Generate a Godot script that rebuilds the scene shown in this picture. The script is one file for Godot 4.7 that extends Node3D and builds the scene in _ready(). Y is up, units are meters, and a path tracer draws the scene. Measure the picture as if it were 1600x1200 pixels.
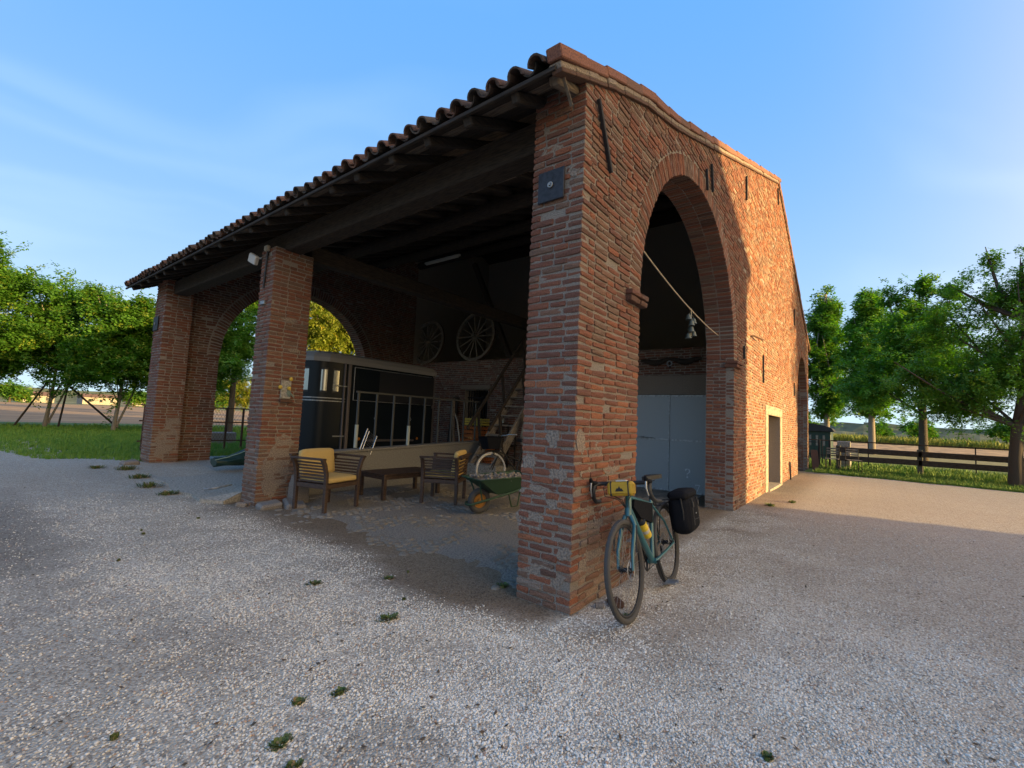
extends Node3D
# A brick barn with an open portico, a touring bicycle against its corner pillar, at sunset.
# Axes: x runs along the gable wall away from the corner, -z along the open front, y up, metres. The corner of the near pillar stands at the origin.

var rng := RandomNumberGenerator.new()
var M := {}
var eye := Vector3(-3.003, 1.4, 1.7105)
var taken := {}

class MB:
	var v := PackedVector3Array()
	var n := PackedVector3Array()
	var c := PackedColorArray()
	var col := Color(1, 1, 1)
	var colored := false
	func tri(a: Vector3, b: Vector3, d: Vector3):
		var nn := (b - a).cross(d - a).normalized()
		v.append(a); v.append(d); v.append(b)
		n.append(nn); n.append(nn); n.append(nn)
		if colored:
			c.append(col); c.append(col); c.append(col)
	func quad(a: Vector3, b: Vector3, d: Vector3, e: Vector3):
		tri(a, b, d); tri(a, d, e)
	func face(pts: Array, ctr: Vector3):
		var m := Vector3.ZERO
		for p in pts: m += p
		m /= pts.size()
		var nn: Vector3 = (pts[1] - pts[0]).cross(pts[2] - pts[0])
		var q := pts
		if nn.dot(m - ctr) < 0.0:
			q = pts.duplicate(); q.reverse()
		for i in range(1, q.size() - 1): tri(q[0], q[i], q[i + 1])
	func stri(a, na, b, nb, d, nd):
		v.append(a); v.append(d); v.append(b)
		n.append(na); n.append(nd); n.append(nb)
		if colored:
			c.append(col); c.append(col); c.append(col)
	func squad(a, na, b, nb, d, nd, e, ne):
		stri(a, na, b, nb, d, nd); stri(a, na, d, nd, e, ne)
	# a chamfered box of that size centred on the transform
	func box(xf: Transform3D, size: Vector3, bev := 0.0):
		var h := size * 0.5
		var b: float = min(bev, min(h.x, min(h.y, h.z)) * 0.45)
		var o := xf.origin
		if b <= 0.0:
			for ax in 3:
				for s in [-1.0, 1.0]:
					var pts := []
					for k in [[-1, -1], [1, -1], [1, 1], [-1, 1]]:
						var p := Vector3.ZERO
						p[ax] = s * h[ax]; p[(ax + 1) % 3] = k[0] * h[(ax + 1) % 3]; p[(ax + 2) % 3] = k[1] * h[(ax + 2) % 3]
						pts.append(xf * p)
					face(pts, o)
			return
		for ax in 3:
			var a1 := (ax + 1) % 3
			var a2 := (ax + 2) % 3
			for s in [-1.0, 1.0]:
				var pts := []
				for k in [[-1, -1], [1, -1], [1, 1], [-1, 1]]:
					var p := Vector3.ZERO
					p[ax] = s * h[ax]; p[a1] = k[0] * (h[a1] - b); p[a2] = k[1] * (h[a2] - b)
					pts.append(xf * p)
				face(pts, o)
				for t in [-1.0, 1.0]:
					var e := []
					for w in [-1.0, 1.0]:
						var p := Vector3.ZERO
						p[ax] = s * h[ax]; p[a1] = t * (h[a1] - b); p[a2] = w * (h[a2] - b)
						var q := Vector3.ZERO
						q[ax] = s * (h[ax] - b); q[a1] = t * h[a1]; q[a2] = w * (h[a2] - b)
						if w < 0: e = [xf * p, xf * q]
						else:
							e.append(xf * q); e.append(xf * p)
					face(e, o)
		for sx in [-1.0, 1.0]:
			for sy in [-1.0, 1.0]:
				for sz in [-1.0, 1.0]:
					face([xf * Vector3(sx * h.x, sy * (h.y - b), sz * (h.z - b)), xf * Vector3(sx * (h.x - b), sy * h.y, sz * (h.z - b)), xf * Vector3(sx * (h.x - b), sy * (h.y - b), sz * h.z)], o)
	# bar of rectangular section from a to b
	func bar(a: Vector3, b: Vector3, w: float, t: float, bev := 0.003, up := Vector3.UP):
		var d := (b - a)
		var l := d.length()
		var x := d / l
		var u := up
		if abs(x.dot(u)) > 0.95: u = Vector3(1, 0, 0) if abs(x.x) < 0.9 else Vector3(0, 0, 1)
		var z := x.cross(u).normalized()
		var y := z.cross(x)
		box(Transform3D(Basis(x, y, z), (a + b) * 0.5), Vector3(l, t, w), bev)
	func tube(pts: Array, rad, seg := 8, cap := true):
		var k := pts.size()
		var t0: Vector3 = (pts[1] - pts[0]).normalized()
		var u := t0.cross(Vector3.UP if abs(t0.y) < 0.9 else Vector3.RIGHT).normalized()
		var rings := []
		var nrm := []
		for i in k:
			var t: Vector3 = ((pts[min(i + 1, k - 1)] as Vector3) - (pts[max(i - 1, 0)] as Vector3)).normalized()
			u = (u - t * u.dot(t)).normalized()
			var w := t.cross(u)
			var r: float = rad[i] if rad is Array else rad
			var ring := []
			var rn := []
			for j in seg:
				var a := TAU * j / seg
				var d: Vector3 = u * cos(a) + w * sin(a)
				ring.append(pts[i] + d * r); rn.append(d)
			rings.append(ring); nrm.append(rn)
		for i in k - 1:
			for j in seg:
				var j2 := (j + 1) % seg
				squad(rings[i][j], nrm[i][j], rings[i][j2], nrm[i][j2], rings[i + 1][j2], nrm[i + 1][j2], rings[i + 1][j], nrm[i + 1][j])
		if cap:
			face(rings[0], pts[1]); face(rings[k - 1], pts[k - 2])
	# profile of (radius, height) turned about the transform's y axis
	func lathe(xf: Transform3D, prof: Array, seg := 16):
		var ctr := Vector3.ZERO
		for i in prof.size() - 1:
			var p: Vector2 = prof[i]
			var q: Vector2 = prof[i + 1]
			var d := (q - p).normalized()
			var on := Vector2(d.y, -d.x)
			for j in seg:
				var a := TAU * j / seg
				var b := TAU * (j + 1) / seg
				var ca := Vector3(cos(a), 0, sin(a))
				var cb := Vector3(cos(b), 0, sin(b))
				var na := (xf.basis * (ca * on.x + Vector3.UP * on.y)).normalized()
				var nb := (xf.basis * (cb * on.x + Vector3.UP * on.y)).normalized()
				squad(xf * (ca * p.x + Vector3.UP * p.y), na, xf * (ca * q.x + Vector3.UP * q.y), na, xf * (cb * q.x + Vector3.UP * q.y), nb, xf * (cb * p.x + Vector3.UP * p.y), nb)
	func torus(xf: Transform3D, R: float, r: float, seg := 40, rs := 8, flat := 1.0):
		for i in seg:
			var a := TAU * i / seg
			var b := TAU * (i + 1) / seg
			for j in rs:
				var f := TAU * j / rs
				var g := TAU * (j + 1) / rs
				var P := []
				var N := []
				for q in [[a, f], [b, f], [b, g], [a, g]]:
					var d := Vector3(cos(q[0]), sin(q[0]), 0)
					var nn: Vector3 = d * cos(q[1]) + Vector3(0, 0, 1) * sin(q[1])
					P.append(xf * (d * R + d * cos(q[1]) * r + Vector3(0, 0, 1) * sin(q[1]) * r * flat)); N.append((xf.basis * nn).normalized())
				squad(P[0], N[0], P[1], N[1], P[2], N[2], P[3], N[3])
	# outline (x,y) extruded along z by depth, centred
	func prism(xf: Transform3D, outline: PackedVector2Array, depth: float):
		var idx := Geometry2D.triangulate_polygon(outline)
		var h := depth * 0.5
		for i in range(0, idx.size(), 3):
			var a := outline[idx[i]]
			var b := outline[idx[i + 1]]
			var d := outline[idx[i + 2]]
			if (b - a).cross(d - a) < 0.0:
				var t := b
				b = d; d = t
			tri(xf * Vector3(a.x, a.y, h), xf * Vector3(b.x, b.y, h), xf * Vector3(d.x, d.y, h))
			tri(xf * Vector3(a.x, a.y, -h), xf * Vector3(d.x, d.y, -h), xf * Vector3(b.x, b.y, -h))
		var area := 0.0
		for i in outline.size():
			area += outline[i].cross(outline[(i + 1) % outline.size()])
		for i in outline.size():
			var a := outline[i]
			var b := outline[(i + 1) % outline.size()]
			if area < 0.0:
				var t := a
				a = b; b = t
			quad(xf * Vector3(a.x, a.y, h), xf * Vector3(a.x, a.y, -h), xf * Vector3(b.x, b.y, -h), xf * Vector3(b.x, b.y, h))
	func mesh() -> ArrayMesh:
		var arr := []
		arr.resize(Mesh.ARRAY_MAX)
		arr[Mesh.ARRAY_VERTEX] = v
		arr[Mesh.ARRAY_NORMAL] = n
		if colored: arr[Mesh.ARRAY_COLOR] = c
		var m := ArrayMesh.new()
		m.add_surface_from_arrays(Mesh.PRIMITIVE_TRIANGLES, arr)
		return m

func numbered(called: String) -> String:
	var k: int = taken.get(called, 0)
	taken[called] = k + 1
	return called if k == 0 else "%s_%03d" % [called, k]

func tag(o: Node, label := "", category := "", group := "", kind := ""):
	if label != "": o.set_meta("label", label)
	if category != "": o.set_meta("category", category)
	if group != "": o.set_meta("group", group)
	if kind != "": o.set_meta("kind", kind)
	return o

func thing(called: String, label: String, category: String, xf := Transform3D.IDENTITY, group := "") -> Node3D:
	var o := Node3D.new()
	o.name = numbered(called)
	add_child(o)
	o.transform = xf
	return tag(o, label, category, group)

func put(called: String, mb: MB, m: Material, parent: Node = self, xf := Transform3D.IDENTITY) -> MeshInstance3D:
	return putm(called, mb.mesh(), m, parent, xf)

func putm(called: String, mesh: Mesh, m: Material, parent: Node = self, xf := Transform3D.IDENTITY) -> MeshInstance3D:
	var o := MeshInstance3D.new()
	o.mesh = mesh
	o.material_override = m
	o.name = numbered(called) if parent == self else called
	parent.add_child(o, true)
	o.transform = xf
	return o

func structure(o: Node) -> Node:
	o.set_meta("kind", "structure")
	return o

func multi(called: String, mesh: Mesh, m: Material, xfs: Array, cols, parent: Node = self) -> MultiMeshInstance3D:
	var buf := PackedFloat32Array()
	var stride := 16 if cols != null else 12
	buf.resize(xfs.size() * stride)
	var k := 0
	for i in xfs.size():
		var t: Transform3D = xfs[i]
		var b := t.basis
		buf[k] = b.x.x; buf[k + 1] = b.y.x; buf[k + 2] = b.z.x; buf[k + 3] = t.origin.x
		buf[k + 4] = b.x.y; buf[k + 5] = b.y.y; buf[k + 6] = b.z.y; buf[k + 7] = t.origin.y
		buf[k + 8] = b.x.z; buf[k + 9] = b.y.z; buf[k + 10] = b.z.z; buf[k + 11] = t.origin.z
		if cols != null:
			var q: Color = cols[i]
			buf[k + 12] = q.r; buf[k + 13] = q.g; buf[k + 14] = q.b; buf[k + 15] = 1.0
		k += stride
	var mm := MultiMesh.new()
	mm.transform_format = MultiMesh.TRANSFORM_3D
	mm.use_colors = cols != null
	mm.mesh = mesh
	mm.instance_count = xfs.size()
	mm.buffer = buf
	var o := MultiMeshInstance3D.new()
	o.multimesh = mm
	o.material_override = m
	o.name = numbered(called) if parent == self else called
	parent.add_child(o, true)
	o.set_meta("kind", "stuff")
	return o

# ---------------------------------------------------------------- textures and materials
func lin(r: float, g: float, b: float) -> Color:
	return Color(r, g, b).linear_to_srgb()

func noise_img(size: Vector2i, freq: float, oct := 4, sd := 1, kind := FastNoiseLite.TYPE_SIMPLEX_SMOOTH, ret := FastNoiseLite.RETURN_DISTANCE) -> Image:
	var f := FastNoiseLite.new()
	f.seed = sd
	f.noise_type = kind
	f.frequency = freq
	f.fractal_octaves = oct
	f.fractal_type = FastNoiseLite.FRACTAL_FBM if oct > 1 else FastNoiseLite.FRACTAL_NONE
	f.cellular_return_type = ret
	f.cellular_jitter = 1.0
	var im := f.get_seamless_image(size.x, size.y)
	im.convert(Image.FORMAT_L8)
	return im

# grey noise to colours between stops [position, colour (sRGB)]
func ramp(im: Image, stops: Array) -> ImageTexture:
	var lut := PackedByteArray()
	lut.resize(768)
	for i in 256:
		var t := i / 255.0
		var q: Color = stops[0][1]
		for k in stops.size() - 1:
			if t >= stops[k][0]:
				q = (stops[k][1] as Color).lerp(stops[k + 1][1], clamp((t - stops[k][0]) / max(1e-4, stops[k + 1][0] - stops[k][0]), 0, 1))
		lut[i * 3] = int(q.r * 255); lut[i * 3 + 1] = int(q.g * 255); lut[i * 3 + 2] = int(q.b * 255)
	var src := im.get_data()
	var out := PackedByteArray()
	out.resize(src.size() * 3)
	var k := 0
	for s in src:
		var j := s * 3
		out[k] = lut[j]; out[k + 1] = lut[j + 1]; out[k + 2] = lut[j + 2]
		k += 3
	return ImageTexture.create_from_image(Image.create_from_data(im.get_width(), im.get_height(), false, Image.FORMAT_RGB8, out))

func stretched(im: Image, fx: int) -> Image:
	var o := im.duplicate()
	o.resize(im.get_width() * fx, im.get_height(), Image.INTERPOLATE_CUBIC)
	return o

func mat(called: String, color: Color, rough := 0.9, metal := 0.0, tex: Texture2D = null, scale := 1.0, height: Texture2D = null, hcm := 0.3, world := true) -> StandardMaterial3D:
	var m := StandardMaterial3D.new()
	m.resource_name = called
	m.albedo_color = color
	m.roughness = rough
	m.metallic = metal
	if tex != null or height != null:
		m.uv1_triplanar = true
		m.uv1_world_triplanar = world
		m.uv1_scale = Vector3.ONE * scale
		if tex != null: m.albedo_texture = tex
		if height != null:
			m.heightmap_enabled = true
			m.heightmap_texture = height
			m.heightmap_scale = hcm
	M[called] = m
	return m

func g8(x: float) -> Color:
	return Color(x, x, x)

func make_materials():
	var grain := noise_img(Vector2i(512, 512), 0.05, 5, 11)
	var fine := noise_img(Vector2i(512, 512), 0.16, 3, 12)
	var blot := noise_img(Vector2i(512, 512), 0.012, 5, 13)
	var woodn := stretched(noise_img(Vector2i(64, 512), 0.06, 5, 14), 8)
	var t_grain := ramp(grain, [[0.0, g8(0.62)], [0.45, g8(0.86)], [0.75, g8(1.0)], [1.0, Color(1, 0.97, 0.92)]])
	var t_fine := ramp(fine, [[0.0, g8(0.7)], [1.0, g8(1.0)]])
	var t_blot := ramp(blot, [[0.0, g8(0.55)], [0.5, g8(0.85)], [1.0, g8(1.0)]])
	var h_grain := ImageTexture.create_from_image(grain)
	var h_fine := ImageTexture.create_from_image(fine)
	var t_wood := ramp(woodn, [[0.0, g8(0.45)], [0.4, g8(0.8)], [0.6, g8(0.92)], [1.0, g8(1.0)]])
	var h_wood := ImageTexture.create_from_image(woodn)
	var t_brick := ramp(grain, [[0.0, Color(0.5, 0.42, 0.4)], [0.3, Color(0.82, 0.78, 0.76)], [0.7, g8(1.0)], [0.86, Color(1, 0.95, 0.9)], [1.0, Color(0.98, 1, 1)]])
	var m := mat("brick", Color.WHITE, 0.95, 0, t_brick, 2.3, h_grain, 0.5)
	m.vertex_color_use_as_albedo = true
	M["brick_tones"] = []
	mat("mortar", lin(0.37, 0.32, 0.27), 0.98, 0, t_grain, 3.1, h_fine, 0.6)
	mat("render", lin(0.31, 0.25, 0.20), 0.98, 0, t_grain, 1.7, h_grain, 0.8)
	mat("plaster", lin(0.46, 0.39, 0.30), 0.95, 0, t_blot, 1.2, h_fine, 0.3)
	mat("concrete", lin(0.42, 0.395, 0.34), 0.95, 0, t_grain, 0.9, h_fine, 0.4)
	mat("old_concrete", lin(0.30, 0.29, 0.265), 0.95, 0, t_fine, 0.5, h_fine, 0.1)
	mat("stone", lin(0.30, 0.27, 0.24), 0.95, 0, t_grain, 2.5, h_grain, 0.9)
	m = mat("cobble", Color.WHITE, 0.92, 0, t_grain, 5.0, h_fine, 0.3)
	m.vertex_color_use_as_albedo = true
	m = mat("tile", Color.WHITE, 0.9, 0, t_grain, 2.0, h_grain, 0.4)
	m.vertex_color_use_as_albedo = true
	mat("old_wood", lin(0.045, 0.032, 0.023), 0.9, 0, t_wood, 1.3, h_wood, 0.4, false)
	mat("pale_board", lin(0.20, 0.155, 0.115), 0.9, 0, t_wood, 1.1, h_wood, 0.3, false)
	mat("grey_wood", lin(0.30, 0.26, 0.215), 0.9, 0, t_wood, 1.5, h_wood, 0.4, false)
	mat("teak", lin(0.075, 0.042, 0.028), 0.55, 0, t_wood, 2.2, h_wood, 0.1, false)
	mat("cushion", lin(0.72, 0.52, 0.20), 0.95, 0, t_fine, 6.0, h_fine, 0.15)
	mat("iron", lin(0.035, 0.033, 0.035), 0.75, 0.3, t_grain, 3.0, h_fine, 0.1)
	mat("rust", lin(0.13, 0.065, 0.04), 0.9, 0.1, t_grain, 4.0, h_fine, 0.2)
	mat("plate", lin(0.040, 0.043, 0.055), 0.6, 0.2, t_blot, 3.0, h_fine, 0.1)
	mat("zinc", lin(0.42, 0.44, 0.45), 0.45, 0.5, t_blot, 2.0)
	mat("door_paint", lin(0.52, 0.57, 0.60), 0.55, 0.0, t_fine, 0.8)
	mat("door_frame", lin(0.62, 0.66, 0.68), 0.5, 0.1, t_blot, 2.0)
	mat("white_paint", lin(0.72, 0.70, 0.66), 0.6, 0, t_fine, 2.0)
	mat("rubber", lin(0.085, 0.08, 0.074), 0.85, 0, t_fine, 8.0)
	mat("black", lin(0.014, 0.014, 0.015), 0.6)
	m = mat("nylon", lin(0.016, 0.017, 0.021), 0.85, 0, t_fine, 9.0, h_fine, 0.1)
	m.metallic_specular = 0.2
	m = mat("teal", lin(0.022, 0.115, 0.135), 0.35, 0.1)
	m.clearcoat_enabled = true
	m.clearcoat = 0.6
	m.clearcoat_roughness = 0.15
	mat("chrome", lin(0.55, 0.56, 0.57), 0.25, 1.0)
	mat("alloy", lin(0.35, 0.36, 0.37), 0.4, 0.9)
	mat("yellow", lin(0.70, 0.42, 0.03), 0.7, 0, t_fine, 9.0)
	mat("yellow_gloss", lin(0.72, 0.52, 0.04), 0.4)
	mat("straps", lin(0.02, 0.02, 0.02), 0.8)
	m = mat("navy", lin(0.008, 0.013, 0.018), 0.3, 0.0)
	m.metallic_specular = 0.3
	mat("navy_matt", lin(0.010, 0.012, 0.018), 0.55)
	mat("trailer_roof", lin(0.36, 0.35, 0.34), 0.5, 0.0, t_fine, 2.0)
	mat("trailer_trim", lin(0.16, 0.14, 0.14), 0.5, 0.4)
	mat("rail_paint", lin(0.075, 0.078, 0.075), 0.6, 0.2)
	mat("glass_mirror", lin(0.35, 0.36, 0.33), 0.2, 0.7)
	m = mat("pane", Color(0.7, 0.8, 0.82, 0.25), 0.05)
	m.transparency = BaseMaterial3D.TRANSPARENCY_ALPHA
	mat("barrow_green", lin(0.035, 0.09, 0.05), 0.6, 0.1, t_grain, 4.0)
	mat("barrow_rim", lin(0.45, 0.20, 0.03), 0.7, 0.1, t_grain, 8.0)
	mat("rubble", lin(0.36, 0.32, 0.28), 0.97, 0, t_grain, 7.0, h_grain, 0.5)
	mat("orange_crate", lin(0.42, 0.13, 0.035), 0.7)
	mat("yellow_crate", lin(0.60, 0.50, 0.10), 0.7)
	mat("tarp", lin(0.012, 0.05, 0.04), 0.5, 0, t_fine, 4.0)
	mat("tarp_piping", lin(0.30, 0.42, 0.33), 0.6)
	mat("rope", lin(0.45, 0.38, 0.28), 0.9)
	mat("bell", lin(0.09, 0.11, 0.10), 0.5, 0.3)
	mat("bark", lin(0.10, 0.08, 0.06), 0.95, 0, t_grain, 2.4, h_grain, 1.2)
	mat("pale_bark", lin(0.30, 0.26, 0.21), 0.95, 0, t_grain, 2.4, h_grain, 0.8)
	m = mat("leaf", Color.WHITE, 0.6)
	m.vertex_color_use_as_albedo = true
	m.backlight_enabled = true
	m.backlight = Color(0.9, 1.0, 0.45)
	m.cull_mode = BaseMaterial3D.CULL_DISABLED
	m = mat("blade", Color.WHITE, 0.8)
	m.vertex_color_use_as_albedo = true
	m.backlight_enabled = true
	m.backlight = Color(0.35, 0.4, 0.15)
	mat("fence_wood", lin(0.085, 0.064, 0.048), 0.9, 0, t_wood, 1.5, h_wood, 0.4, false)
	mat("post_wood", lin(0.13, 0.125, 0.09), 0.9, 0, t_wood, 1.5, h_wood, 0.3, false)
	mat("house_wall", lin(0.55, 0.45, 0.34), 0.95, 0, t_blot, 0.3)
	mat("house_white", lin(0.42, 0.38, 0.33), 0.95, 0, t_blot, 0.3)
	mat("house_roof", lin(0.17, 0.10, 0.075), 0.95, 0, t_grain, 0.6)
	mat("dark_glass", lin(0.02, 0.025, 0.03), 0.1)
	mat("shutter", lin(0.06, 0.10, 0.07), 0.8)
	mat("hill", lin(0.10, 0.13, 0.07), 1.0, 0, t_blot, 0.01)
	# ground
	var cells := noise_img(Vector2i(1024, 1024), 0.075, 1, 21, FastNoiseLite.TYPE_CELLULAR, FastNoiseLite.RETURN_CELL_VALUE)
	var cdist := noise_img(Vector2i(1024, 1024), 0.075, 1, 21, FastNoiseLite.TYPE_CELLULAR, FastNoiseLite.RETURN_DISTANCE)
	cdist.adjust_bcs(1.0, 1.0, 1.0)
	var inv := cdist.get_data()
	for i in inv.size(): inv[i] = 255 - inv[i]
	var h_gravel := ImageTexture.create_from_image(Image.create_from_data(1024, 1024, false, Image.FORMAT_L8, inv))
	var t_gravel := ramp(cells, [[0.0, Color(0.70, 0.67, 0.64)], [0.3, Color(0.85, 0.82, 0.79)], [0.6, Color(0.94, 0.92, 0.89)], [1.0, Color(1, 1, 1)]])
	m = mat("gravel", Color.WHITE, 0.97, 0, t_gravel, 1.1, h_gravel, 0.7)
	m.vertex_color_use_as_albedo = true
	m = mat("pebble", Color.WHITE, 0.95)
	m.vertex_color_use_as_albedo = true
	mat("earth", lin(0.30, 0.27, 0.23), 1.0, 0, t_grain, 1.4, h_grain, 1.5)
	m = mat("turf", Color.WHITE, 1.0, 0, t_blot, 0.35, h_grain, 2.0)
	m.vertex_color_use_as_albedo = true
	var furrow := stretched(noise_img(Vector2i(64, 512), 0.03, 4, 31), 8)
	mat("plough", lin(0.42, 0.25, 0.115), 1.0, 0, ramp(furrow, [[0.0, g8(0.55)], [0.5, g8(0.85)], [1.0, g8(1.0)]]), 0.05)
	mat("far_ground", lin(0.16, 0.18, 0.06), 1.0, 0, t_blot, 0.008)

# ---------------------------------------------------------------- light, camera, ground
var sun_to := Vector3(sin(deg_to_rad(11.0)) * cos(deg_to_rad(7.0)), sin(deg_to_rad(7.0)), cos(deg_to_rad(11.0)) * cos(deg_to_rad(7.0)))

func make_light():
	var cam := Camera3D.new()
	cam.name = "camera"
	add_child(cam)
	var b := Basis(Vector3(0.60999, 0.04392, 0.79119), Vector3(-0.0884, 0.996, 0.01287), Vector3(-0.78746, -0.07779, 0.61143)).orthonormalized()
	cam.transform = Transform3D(b, eye)
	cam.fov = 80.194
	cam.near = 0.05
	cam.far = 4000.0
	cam.current = true
	var sun := DirectionalLight3D.new()
	sun.name = "sun"
	add_child(sun)
	sun.look_at_from_position(sun_to * 50.0, Vector3.ZERO)
	sun.light_color = Color(1.0, 0.84, 0.56)
	sun.light_energy = 0.78
	sun.light_angular_distance = 0.4
	sun.shadow_enabled = true
	var sky_m := ProceduralSkyMaterial.new()
	sky_m.sky_top_color = Color(0.175, 0.315, 0.465)
	sky_m.sky_horizon_color = Color(0.41, 0.465, 0.49)
	sky_m.sky_curve = 0.22
	sky_m.ground_bottom_color = Color(0.35, 0.34, 0.3)
	sky_m.ground_horizon_color = Color(0.6, 0.62, 0.62)
	sky_m.sun_angle_max = 90.0
	sky_m.sun_curve = 0.62
	sky_m.sky_cover = cirrus()
	sky_m.sky_cover_modulate = Color(0.45, 0.45, 0.45)
	sky_m.energy_multiplier = 1.0
	var sky := Sky.new()
	sky.sky_material = sky_m
	var env := Environment.new()
	env.background_mode = Environment.BG_SKY
	env.sky = sky
	env.tonemap_mode = Environment.TONE_MAPPER_LINEAR
	env.tonemap_exposure = 5.6
	env.sdfgi_enabled = true
	env.ssao_enabled = true
	env.ssil_enabled = true
	var we := WorldEnvironment.new()
	we.name = "world"
	we.environment = env
	add_child(we)

func cirrus() -> ImageTexture:
	var w := 1024
	var h := 512
	var f := FastNoiseLite.new()
	f.seed = 5
	f.frequency = 1.0
	f.fractal_octaves = 5
	var f2 := FastNoiseLite.new()
	f2.seed = 9
	f2.frequency = 1.0
	f2.fractal_octaves = 3
	var data := PackedByteArray()
	data.resize(w * h * 4)
	for y in h / 2:
		var th := PI * (y + 0.5) / h
		var cy := cos(th)
		var sy := sin(th)
		var fade: float = clamp(cy * 7.0, 0.0, 1.0)
		for x in w:
			var ph := TAU * ((x + 0.5) / w - 0.5)
			var px: float = sin(ph) * sy / (cy + 0.12)
			var pz: float = -cos(ph) * sy / (cy + 0.12)
			# streaks run across the view, bent a little
			var u := px * 0.82 + pz * 0.57
			var t := -px * 0.57 + pz * 0.82
			t += f2.get_noise_2d(u * 0.5, t * 0.5) * 0.5
			var a := f.get_noise_2d(u * 0.35, t * 1.9) * 0.5 + 0.5
			var big := f2.get_noise_2d(u * 0.22 + 7.0, t * 0.3) * 0.5 + 0.5
			var q: float = clamp((a - 0.42) * 2.2, 0.0, 1.0) * clamp((big - 0.28) * 2.4, 0.0, 1.0) * fade * 0.36
			var k := (y * w + x) * 4
			data[k] = 225; data[k + 1] = 218; data[k + 2] = 214; data[k + 3] = int(q * 255)
	return ImageTexture.create_from_image(Image.create_from_data(w, h, false, Image.FORMAT_RGBA8, data))

var gn := FastNoiseLite.new()

func gy(x: float, z: float) -> float:
	# the yard rises a little past the second pillar and along the gable
	var a: float = 0.16 * smoothstep(-4.5, -10.0, z) + 0.07 * smoothstep(1.5, 5.0, x) * smoothstep(-3.0, -0.3, z)
	return a + gn.get_noise_2d(x * 40.0, z * 40.0) * 0.012

# how loose and white the gravel lies: 1 fresh stones, 0 trodden earth
func loose(x: float, z: float) -> float:
	var n1 := gn.get_noise_2d(x * 28.0, z * 28.0)
	var n2 := gn.get_noise_2d(x * 130.0 + 500.0, z * 130.0)
	var d := Vector2(x + 0.95, z + 0.6).length()
	var w: float = 0.72 - 0.10 * max(0.0, d - 1.2)
	# wheel tracks left of the loose belt
	w -= 0.42 * smoothstep(-1.35, -1.9, x + 0.35 * n1 - 0.08 * z) * smoothstep(-9.0, -5.5, z)
	w -= 0.35 * smoothstep(1.0, 2.2, x + 0.8 * n1) * smoothstep(0.4, 1.4, z)
	w -= 0.6 * exp(-pow((x + 2.45) / 0.45, 2.0) - pow((z + 5.2) / 1.9, 2.0))
	w -= 0.5 * exp(-pow((x - 0.15) / 0.7, 2.0) - pow((z - 0.75) / 0.35, 2.0))
	w += 0.45 * n1 + 0.42 * n2
	w = clamp(w + 0.08, 0.16, 1.0)
	# earth strip along the cobbles of the portico
	var edge := edge_x(z)
	if z < 0.0 and z > -6.0:
		var k: float = smoothstep(edge - 0.34, edge + 0.02, x + 0.2 * n2 + 0.25 * n1)
		w = lerp(w, 0.0, k)
	return w

# x of the line where the gravel stops at the portico
func edge_x(z: float) -> float:
	return -0.06 - 0.30 * exp(-pow((z + 1.1) / 1.0, 2.0)) - 0.05 * sin(z * 3.0)

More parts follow.
